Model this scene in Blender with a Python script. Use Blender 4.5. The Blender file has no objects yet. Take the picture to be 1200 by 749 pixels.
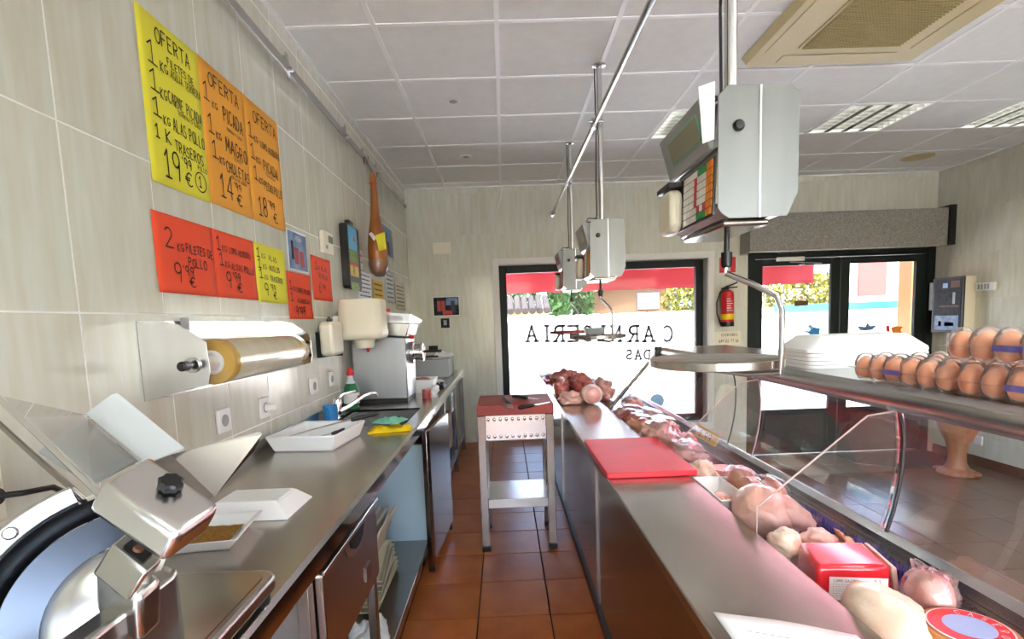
import bpy, bmesh, math, random
from mathutils import Vector, Matrix, noise
random.seed(7)
C = bpy.context.scene.collection
sc = bpy.context.scene

# ------------------------------------------------------------------ camera
FPX, CY, PITCH, ROLL, YAW, HC = 624.27, 441.36, .1043, -.0366, .0117, 1.353
_f = Vector((math.sin(YAW)*math.cos(PITCH), math.cos(YAW)*math.cos(PITCH), -math.sin(PITCH)))
_r0 = Vector((math.cos(YAW), -math.sin(YAW), 0)); _u0 = _r0.cross(_f)
_rt = math.cos(ROLL)*_r0 + math.sin(ROLL)*_u0; _up = -math.sin(ROLL)*_r0 + math.cos(ROLL)*_u0
cam_d = bpy.data.cameras.new('camera'); cam = bpy.data.objects.new('camera', cam_d); C.objects.link(cam)
cam_d.sensor_fit = 'HORIZONTAL'; cam_d.sensor_width = 36; cam_d.lens = FPX/1200*36
cam_d.shift_y = (CY-374.5)/1200; cam_d.clip_start = .02
cam.matrix_world = Matrix(((_rt.x, _up.x, -_f.x, 0), (_rt.y, _up.y, -_f.y, 0), (_rt.z, _up.z, -_f.z, HC), (0, 0, 0, 1)))
sc.camera = cam
def px(u, v, X=None, Y=None, Z=None):
    """photo pixel -> point on the plane X=, Y= or Z= it is known to lie on"""
    d = _f + _rt*((u-600)/FPX) - _up*((v-CY)/FPX)
    t = X/d.x if X is not None else (Y/d.y if Y is not None else (Z-HC)/d.z)
    q = d*t
    return Vector((q.x, q.y, q.z+HC))

# ------------------------------------------------------------------ light
W = bpy.data.worlds.new('sky'); sc.world = W; W.use_nodes = True
nt = W.node_tree; bg = nt.nodes['Background']
sky = nt.nodes.new('ShaderNodeTexSky'); sky.sky_type = 'NISHITA'; sky.sun_disc = False
sky.sun_elevation = math.radians(52); sky.sun_rotation = math.radians(200); sky.air_density = 1.0; sky.dust_density = 2.5
nt.links.new(sky.outputs[0], bg.inputs[0]); bg.inputs[1].default_value = .45
sd = bpy.data.lights.new('sun', 'SUN'); sd.energy = 2.1; sd.angle = math.radians(.6); sd.color = (1, .97, .93)
sun = bpy.data.objects.new('sun', sd); C.objects.link(sun); sun.location = (0, -6, 12)
sun.rotation_euler = Vector((-.25, .62, -.80)).to_track_quat('-Z', 'Y').to_euler()
vs = sc.view_settings; vs.view_transform = 'Standard'; vs.look = 'None'; vs.gamma = 1; vs.use_curve_mapping = False
vs.exposure = 2.52
FILL_W = 12.5        # strength of the tubes in the unseen lights added for fill

# ------------------------------------------------------------------ materials
def hexc(h):
    h = h.lstrip('#')
    c = [int(h[i:i+2], 16)/255 for i in (0, 2, 4)]
    return tuple(x/12.92 if x <= .04045 else ((x+.055)/1.055)**2.4 for x in c)
MATS = {}
def mat(name, col, rough=.5, metal=0., var=.0, scale=8., stretch=(1, 1, 1), bump=0., bscale=40., spec=.5, col2=None, trans=0., emit=0., rnd=0., rvar=0., sss=0., aniso=0., coat=0.):
    if isinstance(col, str): col = hexc(col)
    if isinstance(col2, str): col2 = hexc(col2)
    m = bpy.data.materials.new(name); m.use_nodes = True; t = m.node_tree; N = t.nodes; Lk = t.links
    b = N['Principled BSDF']; b.inputs['Base Color'].default_value = (*col, 1); b.inputs['Roughness'].default_value = rough
    b.inputs['Metallic'].default_value = metal; b.inputs['Specular IOR Level'].default_value = spec
    if trans: b.inputs['Transmission Weight'].default_value = trans
    if coat: b.inputs['Coat Weight'].default_value = coat; b.inputs['Coat Roughness'].default_value = .08
    if sss: b.inputs['Subsurface Weight'].default_value = sss; b.inputs['Subsurface Radius'].default_value = (.02, .008, .005)
    if emit: b.inputs['Emission Color'].default_value = (*col, 1); b.inputs['Emission Strength'].default_value = emit
    if var or col2 or bump or rnd or rvar:
        tc = N.new('ShaderNodeTexCoord'); mp = N.new('ShaderNodeMapping'); mp.inputs['Scale'].default_value = stretch
        oi = N.new('ShaderNodeObjectInfo')
        sh = N.new('ShaderNodeVectorMath'); sh.operation = 'SCALE'; sh.inputs[0].default_value = (13, 7, 5)
        Lk.new(oi.outputs['Random'], sh.inputs['Scale'])
        ad = N.new('ShaderNodeVectorMath'); ad.operation = 'ADD'
        Lk.new(tc.outputs['Object'], mp.inputs[0]); Lk.new(mp.outputs[0], ad.inputs[0]); Lk.new(sh.outputs[0], ad.inputs[1])
        nz = N.new('ShaderNodeTexNoise'); nz.inputs['Scale'].default_value = scale; nz.inputs['Detail'].default_value = 5
        Lk.new(ad.outputs[0], nz.inputs['Vector'])
        rp = N.new('ShaderNodeValToRGB'); rp.color_ramp.elements[0].position = .3; rp.color_ramp.elements[1].position = .7
        c2 = col2 if col2 else tuple(min(1, c*(1+var)) for c in col)
        c1 = col if col2 else tuple(c*(1-var) for c in col)
        rp.color_ramp.elements[0].color = (*c1, 1); rp.color_ramp.elements[1].color = (*c2, 1)
        Lk.new(nz.outputs['Fac'], rp.inputs[0])
        outc = rp.outputs[0]
        if rnd:
            hs = N.new('ShaderNodeHueSaturation'); mr = N.new('ShaderNodeMapRange')
            mr.inputs[3].default_value = 1-rnd; mr.inputs[4].default_value = 1+rnd
            Lk.new(oi.outputs['Random'], mr.inputs[0]); Lk.new(mr.outputs[0], hs.inputs['Value']); Lk.new(outc, hs.inputs['Color']); outc = hs.outputs[0]
        if var or col2 or rnd: Lk.new(outc, b.inputs['Base Color'])
        if rvar:
            m2 = N.new('ShaderNodeMapRange'); m2.inputs[3].default_value = max(.02, rough-rvar); m2.inputs[4].default_value = rough+rvar
            Lk.new(nz.outputs['Fac'], m2.inputs[0]); Lk.new(m2.outputs[0], b.inputs['Roughness'])
        if bump:
            n2 = N.new('ShaderNodeTexNoise'); n2.inputs['Scale'].default_value = bscale; n2.inputs['Detail'].default_value = 4
            Lk.new(ad.outputs[0], n2.inputs['Vector'])
            bp = N.new('ShaderNodeBump'); bp.inputs['Strength'].default_value = bump; bp.inputs['Distance'].default_value = .01
            Lk.new(n2.outputs['Fac'], bp.inputs['Height']); Lk.new(bp.outputs[0], b.inputs['Normal'])
    MATS[name] = m
    return m
def clear(name, tint=(1, 1, 1), refl=1.0, rough=.02, base=.04, bump=0, haze=0, ior=1.45):
    """thin clear sheet: see-through with a Fresnel reflection"""
    m = bpy.data.materials.new(name); m.use_nodes = True; t = m.node_tree; N = t.nodes; Lk = t.links
    N.remove(N['Principled BSDF']); o = N['Material Output']
    tr = N.new('ShaderNodeBsdfTransparent'); tr.inputs[0].default_value = (*tint, 1)
    gl = N.new('ShaderNodeBsdfGlossy'); gl.inputs['Roughness'].default_value = rough; gl.inputs['Color'].default_value = (refl, refl, refl, 1)
    fr = N.new('ShaderNodeFresnel'); fr.inputs[0].default_value = ior
    mx = N.new('ShaderNodeMixShader')
    ma = N.new('ShaderNodeMath'); ma.operation = 'ADD'; ma.inputs[1].default_value = base-.035; ma.use_clamp = True
    Lk.new(fr.outputs[0], ma.inputs[0]); Lk.new(ma.outputs[0], mx.inputs[0])
    Lk.new(tr.outputs[0], mx.inputs[1]); Lk.new(gl.outputs[0], mx.inputs[2]); Lk.new(mx.outputs[0], o.inputs[0])
    if haze:
        df = N.new('ShaderNodeBsdfDiffuse'); df.inputs[0].default_value = (.95, .95, .95, 1); m3 = N.new('ShaderNodeMixShader'); m3.inputs[0].default_value = haze
        Lk.new(mx.outputs[0], m3.inputs[1]); Lk.new(df.outputs[0], m3.inputs[2]); Lk.new(m3.outputs[0], o.inputs[0])
    if bump:
        tc = N.new('ShaderNodeTexCoord'); n2 = N.new('ShaderNodeTexNoise'); n2.inputs['Scale'].default_value = 30
        bp = N.new('ShaderNodeBump'); bp.inputs['Strength'].default_value = bump; bp.inputs['Distance'].default_value = .01
        Lk.new(tc.outputs['Object'], n2.inputs[0]); Lk.new(n2.outputs['Fac'], bp.inputs['Height'])
        Lk.new(bp.outputs[0], gl.inputs['Normal']); Lk.new(bp.outputs[0], fr.inputs['Normal'])
    MATS[name] = m
    return m
M = MATS
mat('wall_tile', '#cecbb5', .17, col2='#dadccf', scale=5, stretch=(5, .6, 1), rnd=.03, spec=.5)
mat('grout', '#f6f4ee', .7, var=.02)
mat('grout_beige', '#d3cebd', .7, var=.02)
mat('plaster', '#d8d2c4', .8, var=.04)
mat('floor_tile', '#a4521f', .34, col2='#bd6c33', spec=.3, scale=6, rnd=.10, bump=.08, bscale=25, rvar=.1)
mat('floor_grout', '#4a3024', .9)
mat('shop_tile', '#7a6050', .24, col2='#816757', scale=3, rnd=.03)
mat('ceil_tile', '#f1f2ee', .85, var=.025, scale=14, bump=.25, bscale=160, rnd=.015)
mat('t_bar', '#fdfdfb', .45)
mat('steel', (.52, .51, .49), .25, 1, var=.05, scale=3, stretch=(1, 1, 1), rvar=.03)
mat('steel_top', (.52, .49, .43), .25, 1, var=.06, scale=3, stretch=(2, .8, 1), rvar=.03)
mat('steel_dark', (.34, .31, .28), .22, 1, var=.08, scale=3, rvar=.03)
mat('steel_bright', (.72, .72, .72), .22, 1, var=.04, scale=4, rvar=.03)
mat('satin', (.185, .188, .18), .42, 1, var=.10, scale=10, stretch=(1, 1, .2))
mat('acrylic_edge', '#c9b2ac', .35)
mat('tube_dim', (.97, 1, .96), emit=1.0)
mat('chrome', (.82, .82, .82), .08, 1)
mat('mirror_steel', (.72, .73, .74), .06, 1)
mat('black', '#161616', .4); mat('rubber', '#0f0f0f', .7); mat('dark_frame', '#0e1915', .5, spec=.3)
mat('white', '#efeee9', .4); mat('foam', '#f2f2ef', .6, var=.02); mat('cream', '#ece6cf', .35); mat('ivory', '#e4dcc0', .5)
mat('white_frame', '#e6e4dc', .45)
mat('red_board', '#e0343f', .42, var=.10, scale=6, bump=.06); mat('red_block', '#8f2f27', .5, col2='#a03b30', scale=9, bump=.1)
mat('red', '#d21f26', .35); mat('yellow', '#f2c500', .5); mat('green', '#1f9a4a', .5); mat('orange', '#f08a18', .5); mat('blue', '#2d86c4', .45)
mat('teal', '#79c3a4', .8, var=.06); mat('cloth_yellow', '#eec800', .85, var=.05)
mat('paper', '#eeeeee', .8); mat('ink', '#1b1712', .7); mat('ink_soft', '#5a5f68', .8); mat('sign_grey', '#9aa1b0', .7); mat('paper_or', '#f2512a', .8, var=.02)
mat('paper_ye', '#ece43c', .8, var=.02); mat('paper_am', '#f3a936', .8, var=.02); mat('paper_gold', '#e8bd45', .8)
mat('photo_blue', '#3c5f93', .35, col2='#7d9fc4', scale=14); mat('photo_dark', '#1d1c20', .5, spec=.15, col2='#3a3940', scale=30); mat('photo_red', '#b23a33', .4)
mat('print_sky', '#49a9d6', .4); mat('print_green', '#3f6b2b', .5, col2='#8fae45', scale=40); mat('print_yellow', '#dcbb4d', .5)
mat('meat_red', '#b04a44', .3, col2='#d98a7c', scale=22, bump=.3, bscale=60, coat=.4, sss=.1)
mat('meat_dark', '#8a2f2c', .3, col2='#c46a5d', scale=26, bump=.3, bscale=60, coat=.4)
mat('meat_pink', '#dc8f88', .32, col2='#eeb9ab', scale=16, bump=.25, bscale=50, coat=.4, sss=.1)
mat('fat', '#edcfc0', .4, col2='#f3dfd0', scale=18, bump=.2, coat=.3)
mat('chicken', '#e3a898', .34, col2='#efc4b2', scale=12, bump=.2, bscale=60, coat=.5, sss=.1)
mat('chicken_pale', '#ecc6ad', .36, col2='#f2dcc4', scale=9, bump=.15, bscale=90, coat=.4, sss=.1)
mat('breast', '#e29a7c', .3, col2='#efb89b', scale=10, coat=.6, sss=.1)
mat('ham_skin', '#8a4a18', .35, col2='#b87432', scale=9, stretch=(1, 1, .5), bump=.2, bscale=30, coat=.3)
mat('egg', '#e88f5c', .45, col2='#f0a577', scale=5, rnd=.08); mat('purple', '#4a3f86', .5, col2='#7a6fb5', scale=30)
mat('salami', '#c4453f', .4); mat('pate_rind', '#b87f45', .5); mat('label_blue', '#8fb6dc', .4); mat('red_wrap', '#d8222b', .25, var=.08, scale=20, coat=.6)
mat('crumbs', '#b98a35', .9, col2='#8d5f22', scale=220, bump=.8, bscale=300); mat('wood', '#8b5a3a', .5, col2='#a87450', scale=6, stretch=(4, 4, 1))
mat('granite', '#76746b', .6, col2='#a19e94', scale=85); mat('blue_white', '#b9cfd8', .5, var=.04, scale=3)
mat('awning', '#e4525a', .7, var=.04, scale=3); mat('leaf', '#1a3c15', .8, col2='#3a6626', scale=25); mat('leaf_yellow', '#5f6122', .8, col2='#8a8434', scale=25)
mat('stucco', '#d9d6cf', .9); mat('stucco_cream', '#ecd9a8', .9); mat('roof_tile', '#2a2523', .9, col2='#3d3633', scale=9); mat('street', '#d2d0ca', .9, var=.05)
mat('brick_tan', '#5a4028', .8, var=.08); mat('teal_paint', '#23706b', .6); mat('wood_orange', '#7a451c', .6, var=.08, scale=5)
mat('doormat', '#26352e', .95, bump=.5, bscale=300); mat('film', '#b98f3c', .2, col2='#cfae62', scale=3, coat=.8); mat('core', '#e8e4de', .6); mat('film_pale', '#cfc6a2', .18, col2='#dcd6bd', scale=2, stretch=(1, 6, 1), coat=.8)
mat('pale_metal', '#d9dfde', .35, metal=.2); mat('pale_clear', '#b9bfbd', .3, metal=.5)
mat('brushed', (.40, .41, .42), .36, 1, var=.06, scale=10, stretch=(1, 1, .2))
mat('back_steel', (.45, .46, .46), .16, 1)
mat('bottle_green', '#0f6a3c', .2, coat=.6); mat('lcd', '#8b8f78', .25); mat('grey_plastic', '#9ea1a0', .45); mat('dark_blade', (.09, .10, .12), .3, 1)
mat('ac_cream', '#d2c391', .5); mat('ac_mesh', '#b5a46f', .7); mat('brown', '#6b4632', .6); mat('kick', '#2a211c', .5)
mat('fill_tube', (.92, 1, .97), emit=FILL_W); mat('pink_lamp', (1, .45, .60), emit=4.5)
mat('glazed_light', '#c8d6da', .2)
clear('glass', refl=.1, base=.037); clear('acrylic', (.94, .955, .965), base=.09); clear('egg_plastic', (.995, .99, .99), base=.05, rough=.07, bump=.25, haze=.10, ior=1.22); clear('cling', (.98, .97, .97), base=.08, rough=.08, bump=.5, haze=.06)
clear('guard', (.86, .86, .85), base=.10)

# ------------------------------------------------------------------ mesh builder
class MB:
    def __init__(s, T=None): s.v = []; s.f = []; s.T = T
    def add(s, vs, fs):
        n = len(s.v)
        for p in vs:
            p = Vector(p)
            s.v.append(s.T @ p if s.T else p)
        s.f += [tuple(n+i for i in f) for f in fs]
        return s
    def box(s, x0, x1, y0, y1, z0, z1):
        if x0 > x1: x0, x1 = x1, x0
        if y0 > y1: y0, y1 = y1, y0
        if z0 > z1: z0, z1 = z1, z0
        return s.add([(x0, y0, z0), (x1, y0, z0), (x1, y1, z0), (x0, y1, z0), (x0, y0, z1), (x1, y0, z1), (x1, y1, z1), (x0, y1, z1)],
                     [(0, 3, 2, 1), (4, 5, 6, 7), (0, 1, 5, 4), (1, 2, 6, 5), (2, 3, 7, 6), (3, 0, 4, 7)])
    def hexa(s, b, t):          # bottom quad and top quad, same order
        return s.add(list(b)+list(t), [(3, 2, 1, 0), (4, 5, 6, 7), (0, 1, 5, 4), (1, 2, 6, 5), (2, 3, 7, 6), (3, 0, 4, 7)])
    def prism(s, poly, off):    # polygon (3D points) swept by the vector off
        off = Vector(off); n = len(poly); a = [Vector(p) for p in poly]
        s.add(a+[p+off for p in a], [tuple(range(n))[::-1], tuple(range(n, 2*n))]+[(i, (i+1) % n, n+(i+1) % n, n+i) for i in range(n)])
        return s
    def frame_of(s, d):
        d = Vector(d).normalized(); a = Vector((0, 0, 1)) if abs(d.z) < .9 else Vector((1, 0, 0))
        x = a.cross(d).normalized(); return x, d.cross(x), d
    def lathe(s, c, axis, prof, seg=24, cap=True, squash=None):   # prof = [(r, h)] along axis from c
        x, y, d = s.frame_of(axis); c = Vector(c); vs = []; fs = []
        sx, sy = squash or (1, 1)
        for r, h in prof:
            for k in range(seg):
                a = 2*math.pi*k/seg; vs.append(c+d*h+x*(r*sx*math.cos(a))+y*(r*sy*math.sin(a)))
        for i in range(len(prof)-1):
            for k in range(seg):
                k2 = (k+1) % seg; fs.append((i*seg+k, i*seg+k2, (i+1)*seg+k2, (i+1)*seg+k))
        if cap:
            fs.append(tuple(range(seg))[::-1]); m = (len(prof)-1)*seg; fs.append(tuple(range(m, m+seg)))
        return s.add(vs, fs)
    def cyl(s, p0, p1, r, r1=None, seg=16):
        p0, p1 = Vector(p0), Vector(p1); d = p1-p0
        return s.lathe(p0, d, [(r, 0), (r if r1 is None else r1, d.length)], seg)
    def tube(s, pts, r, seg=8, closed=False):
        pts = [Vector(p) for p in pts]; n = len(pts); vs = []; fs = []; prev = None
        for i, p in enumerate(pts):
            a = pts[(i-1) % n] if (closed or i > 0) else p; b = pts[(i+1) % n] if (closed or i < n-1) else p
            d = (b-a).normalized()
            if prev is None: x, y, _ = s.frame_of(d)
            else:
                x = (prev - d*prev.dot(d)).normalized(); y = d.cross(x)
            prev = x
            rr = r[i] if isinstance(r, (list, tuple)) else r
            for k in range(seg):
                t = 2*math.pi*k/seg; vs.append(p+x*(rr*math.cos(t))+y*(rr*math.sin(t)))
        for i in range(n if closed else n-1):
            j = (i+1) % n
            for k in range(seg):
                k2 = (k+1) % seg; fs.append((i*seg+k, i*seg+k2, j*seg+k2, j*seg+k))
        if not closed: fs += [tuple(range(seg))[::-1], tuple(range((n-1)*seg, n*seg))]
        return s.add(vs, fs)
    def ball(s, c, rad, seg=16, rings=10, nz=0., freq=1., seed=0, rot=None):
        c = Vector(c); vs = []; fs = []
        if not isinstance(rad, (tuple, list)): rad = (rad,)*3
        R = rot.to_matrix() if rot else None
        for i in range(rings+1):
            t = math.pi*i/rings
            for k in range(seg):
                a = 2*math.pi*k/seg
                d = Vector((math.sin(t)*math.cos(a), math.sin(t)*math.sin(a), math.cos(t)))
                q = Vector((d.x*rad[0], d.y*rad[1], d.z*rad[2]))
                if nz: q *= 1+nz*noise.noise(d*freq+Vector((seed*3.7, seed*1.3, seed*2.1)))+nz*.5*noise.noise(d*freq*2.3+Vector((seed, 0, 5)))+nz*.22*noise.noise(d*freq*5.1+Vector((0, seed, 2)))
                if R: q = R @ q
                vs.append(c+q)
        for i in range(rings):
            for k in range(seg):
                k2 = (k+1) % seg; fs.append((i*seg+k, (i+1)*seg+k, (i+1)*seg+k2, i*seg+k2))
        return s.add(vs, fs)
    def sheet(s, fn, nu, nv, thick=None):   # fn(u,v) -> point
        vs = [fn(i/nu, j/nv) for j in range(nv+1) for i in range(nu+1)]
        fs = [(j*(nu+1)+i, j*(nu+1)+i+1, (j+1)*(nu+1)+i+1, (j+1)*(nu+1)+i) for j in range(nv) for i in range(nu)]
        return s.add(vs, fs)
    def build(s, name, m, parent=None, smooth=35, bevel=0., label=None, cat=None, group=None, kind=None, solid=0., subd=0, seg=2):
        vs = s.v
        if parent is None:
            lo = [min(p[i] for p in vs) for i in range(3)]; hi = [max(p[i] for p in vs) for i in range(3)]
            o = Vector(((lo[0]+hi[0])/2, (lo[1]+hi[1])/2, lo[2]))
        else: o = WL[parent.name]
        me = bpy.data.meshes.new(name); me.from_pydata([tuple(p-o) for p in vs], [], s.f); me.validate(); me.update()
        if smooth:
            for p in me.polygons: p.use_smooth = True
            me.set_sharp_from_angle(angle=math.radians(smooth))
        me.materials.append(M[m] if isinstance(m, str) else m)
        ob = bpy.data.objects.new(name, me); C.objects.link(ob)
        if parent is None: ob.location = o
        else: ob.parent = parent
        WL[ob.name] = o
        if solid:
            md = ob.modifiers.new('thickness', 'SOLIDIFY'); md.thickness = solid; md.offset = 0
        if bevel:
            md = ob.modifiers.new('bevel', 'BEVEL'); md.width = bevel; md.segments = seg; md.limit_method = 'ANGLE'; md.angle_limit = math.radians(40)
        if subd:
            md = ob.modifiers.new('subd', 'SUBSURF'); md.levels = subd; md.render_levels = subd
        tag(ob, label, cat, group, kind)
        return ob
WL = {}
def tag(o, label=None, cat=None, group=None, kind=None):
    if label: o['label'] = label
    if cat: o['category'] = cat
    if group: o['group'] = group
    if kind: o['kind'] = kind
    return o
def thing(name, loc, label=None, cat=None, group=None, kind=None):
    o = bpy.data.objects.new(name, None); C.objects.link(o); o.location = loc; o.empty_display_size = .05
    WL[o.name] = Vector(loc)
    return tag(o, label, cat, group, kind)
def copy_tree(o, parent=None):
    c = o.copy(); C.objects.link(c); c.parent = parent
    for ch in o.children: copy_tree(ch, c)
    return c
def rpoly(x0, x1, y0, y1, r, n=4):
    out = []
    for cx, cy, a0 in ((x1-r, y1-r, 0), (x0+r, y1-r, 90), (x0+r, y0+r, 180), (x1-r, y0+r, 270)):
        for k in range(n+1):
            a = math.radians(a0+90*k/n); out.append((cx+r*math.cos(a), cy+r*math.sin(a)))
    return out

# ------------------------------------------------------------------ hand lettering (stroke glyphs)
def arc(cx, cy, rx, ry, a0, a1, n=8):
    return [(cx+rx*math.cos(math.radians(a0+(a1-a0)*k/n)), cy+ry*math.sin(math.radians(a0+(a1-a0)*k/n))) for k in range(n+1)]
G = {
 'A': [[(0, 0), (.3, 1), (.6, 0)], [(.1, .35), (.5, .35)]], 'B': [[(0, 0), (0, 1)], [(0, 1)]+arc(.25, .77, .25, .23, 90, -90)+[(0, .54)], [(0, .54)]+arc(.28, .27, .3, .27, 90, -90)+[(0, 0)]],
 'C': [arc(.33, .5, .33, .5, 50, 310)], 'D': [[(0, 0), (0, 1)], [(0, 1)]+arc(.15, .5, .42, .5, 90, -90)+[(0, 0)]],
 'E': [[(.5, 1), (0, 1), (0, 0), (.5, 0)], [(0, .52), (.4, .52)]], 'F': [[(.5, 1), (0, 1), (0, 0)], [(0, .52), (.4, .52)]],
 'G': [arc(.33, .5, .33, .5, 50, 330)+[(.62, .42), (.36, .42)]], 'H': [[(0, 0), (0, 1)], [(.5, 0), (.5, 1)], [(0, .5), (.5, .5)]],
 'I': [[(.08, 0), (.08, 1)]], 'J': [[(.4, 1), (.4, .2)]+arc(.2, .2, .2, .2, 0, -180)], 'K': [[(0, 0), (0, 1)], [(.5, 1), (0, .45), (.5, 0)]],
 'L': [[(0, 1), (0, 0), (.45, 0)]], 'M': [[(0, 0), (.05, 1), (.33, .3), (.6, 1), (.66, 0)]], 'N': [[(0, 0), (0, 1), (.5, 0), (.5, 1)]],
 'O': [arc(.32, .5, .32, .5, 90, 450, 12)], 'P': [[(0, 0), (0, 1)], [(0, 1)]+arc(.22, .74, .28, .26, 90, -90)+[(0, .48)]],
 'R': [[(0, 0), (0, 1)], [(0, 1)]+arc(.22, .74, .28, .26, 90, -90)+[(0, .48)], [(.2, .48), (.5, 0)]],
 'S': [arc(.26, .75, .25, .25, 30, 270, 7)+arc(.26, .25, .26, .25, 90, -150, 7)], 'T': [[(0, 1), (.6, 1)], [(.3, 1), (.3, 0)]],
 'U': [[(0, 1), (0, .28)]+arc(.25, .28, .25, .28, 180, 360)+[(.5, 1)]], 'V': [[(0, 1), (.28, 0), (.56, 1)]], 'X': [[(0, 0), (.5, 1)], [(0, 1), (.5, 0)]],
 'Y': [[(0, 1), (.27, .5), (.54, 1)], [(.27, .5), (.27, 0)]], 'Z': [[(0, 1), (.5, 1), (0, 0), (.5, 0)]],
 '1': [[(0, .75), (.2, 1), (.2, 0)], [(0, 0), (.4, 0)]], '2': [arc(.25, .72, .25, .28, 160, -40, 7)+[(0, 0), (.55, 0)]],
 '4': [[(.4, 0), (.4, 1), (0, .3), (.55, .3)]], '6': [[(.45, 1), (.05, .4)]+arc(.27, .28, .26, .28, 150, -210, 10)], '7': [[(0, 1), (.5, 1), (.2, 0)]],
 '8': [arc(.25, .75, .22, .25, -90, 270, 10), arc(.25, .25, .26, .25, 90, 450, 10)], '9': [arc(.25, .72, .25, .28, 0, 360, 10)+[(.5, .72), (.4, 0)]],
 '0': [arc(.28, .5, .28, .5, 90, 450, 12)], '5': [[(.5, 1), (.08, 1), (.04, .55)]+arc(.25, .3, .27, .3, 120, -150, 8)],
 '3': [arc(.22, .76, .25, .24, 150, -90, 7)+arc(.22, .27, .29, .27, 90, -150, 7)],
 '€': [arc(.4, .5, .35, .5, 50, 310), [(-.08, .58), (.4, .58)], [(-.08, .42), (.36, .42)]], "'": [[(.05, 1), (0, .8)]], '.': [[(0, 0), (.06, 0)]], '-': [[(0, .45), (.35, .45)]],
}
GW = {'I': .16, "'": .12, '.': .12, 'M': .68, '1': .38, '€': .75, ' ': .35, '-': .4}
def glyph_w(ch): return GW.get(ch, .6)
def write(mb, text, o, r, u, n, h, th, sp=.2, jit=.0, width=None, serif=False):
    """strokes of text as raised ink on a plane: o = lower-left corner, r/u/n unit vectors"""
    o, r, u, n = Vector(o), Vector(r), Vector(u), Vector(n)
    tot = sum(glyph_w(c)+sp for c in text)-sp
    if text == 'KG' and width: width *= .8
    sx = h if width is None else width/tot
    if not serif: th = min(th, h*.13, sx*.15)
    x = 0
    rs = random.Random(len(text)*7+ord(text[0]))
    for ch in text:
        j = rs.uniform(-jit, jit); hs = h*(1+rs.uniform(-jit, jit))
        strokes = list(G.get(ch, []))
        if serif:
            add = []
            for st in strokes:
                for e in (st[0], st[-1]):
                    if e[1] in (0, 1): add.append([(e[0]-.13, e[1]), (e[0]+.13, e[1])])
            strokes += add
        for st in strokes:
            pts = [o+r*((x+a)*sx)+u*((b+j)*hs) for a, b in st]
            for a, b in zip(pts, pts[1:]):
                d = b-a
                if d.length < 1e-6: continue
                d.normalize(); w = n.cross(d)*(th/2); e = d*(th*.35)
                mb.add([a-e-w, b+e-w, b+e+w, a-e+w], [(0, 1, 2, 3)])
        x += glyph_w(ch)+sp
    return tot*sx

# ================================================================== SETTING
XL, XR, YB, YF, ZC, ZS = -1.02, 4.81, 5.94, -2.6, 2.804, -.30     # ZS: the customers' floor is a step lower
STEP = 1.02
_tile_mesh = {}
def rect_sub(r, h):
    """rect minus hole -> rects"""
    x0, x1, y0, y1 = r; a0, a1, b0, b1 = h
    if a0 >= x1 or a1 <= x0 or b0 >= y1 or b1 <= y0: return [r]
    out = []
    if b1 < y1: out.append((x0, x1, max(b1, y0), y1))
    if b0 > y0: out.append((x0, x1, y0, min(b0, y1)))
    m0, m1 = max(b0, y0), min(b1, y1)
    if a0 > x0: out.append((x0, min(a0, x1), m0, m1))
    if a1 < x1: out.append((max(a1, x0), x1, m0, m1))
    return [q for q in out if q[1]-q[0] > .012 and q[3]-q[2] > .012]
def tiles(parent, name, o, U, V, N, ul, vl, m, gap=.004, thick=.0009, holes=(), ch=.0006, skip=None):
    """one object per tile; o = plane origin on the visible face, U/V/N axes"""
    o, U, V, N = Vector(o), Vector(U), Vector(V), Vector(N)
    base = WL[parent.name]
    for i in range(len(ul)-1):
        for j in range(len(vl)-1):
            if skip and skip(i, j): continue
            rects = [(ul[i], ul[i+1], vl[j], vl[j+1])]
            for h in holes: rects = [q for r in rects for q in rect_sub(r, h)]
            if not rects: continue
            cx, cy = (ul[i]+ul[i+1])/2, (vl[j]+vl[j+1])/2
            key = (m, thick)+tuple(tuple(round(t, 4) for t in (r[0]-cx, r[1]-cx, r[2]-cy, r[3]-cy)) for r in rects)
            if key not in _tile_mesh:
                vs, fs = [], []
                for a0, a1, b0, b1 in key[2:]:
                    g = gap/2; a0 += g; a1 -= g; b0 += g; b1 -= g; k = len(vs)
                    vs += [(a0, b0, -thick), (a1, b0, -thick), (a1, b1, -thick), (a0, b1, -thick), (a0, b0, -ch), (a1, b0, -ch), (a1, b1, -ch), (a0, b1, -ch),
                           (a0+ch, b0+ch, 0), (a1-ch, b0+ch, 0), (a1-ch, b1-ch, 0), (a0+ch, b1-ch, 0)]
                    fs += [tuple(k+q for q in f) for f in ((0, 1, 5, 4), (1, 2, 6, 5), (2, 3, 7, 6), (3, 0, 4, 7), (4, 5, 9, 8), (5, 6, 10, 9), (6, 7, 11, 10), (7, 4, 8, 11), (8, 9, 10, 11))]
                me = bpy.data.meshes.new(name); me.from_pydata(vs, [], fs); me.update(); me.materials.append(M[m]); _tile_mesh[key] = me
            ob = bpy.data.objects.new(name, _tile_mesh[key]); C.objects.link(ob); ob.parent = parent
            p = o+U*cx+V*cy-base
            ob.matrix_local = Matrix(((U.x, V.x, N.x, p.x), (U.y, V.y, N.y, p.y), (U.z, V.z, N.z, p.z), (0, 0, 0, 1)))
def lines(a, step, lo, hi):
    k = math.ceil((lo-a)/step); out = [lo]
    while a+k*step < hi-1e-6:
        if a+k*step > lo+.01: out.append(a+k*step)
        k += 1
    if hi-out[-1] < .01: out.pop()
    return out+[hi]
ST = dict(kind='structure')
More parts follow.
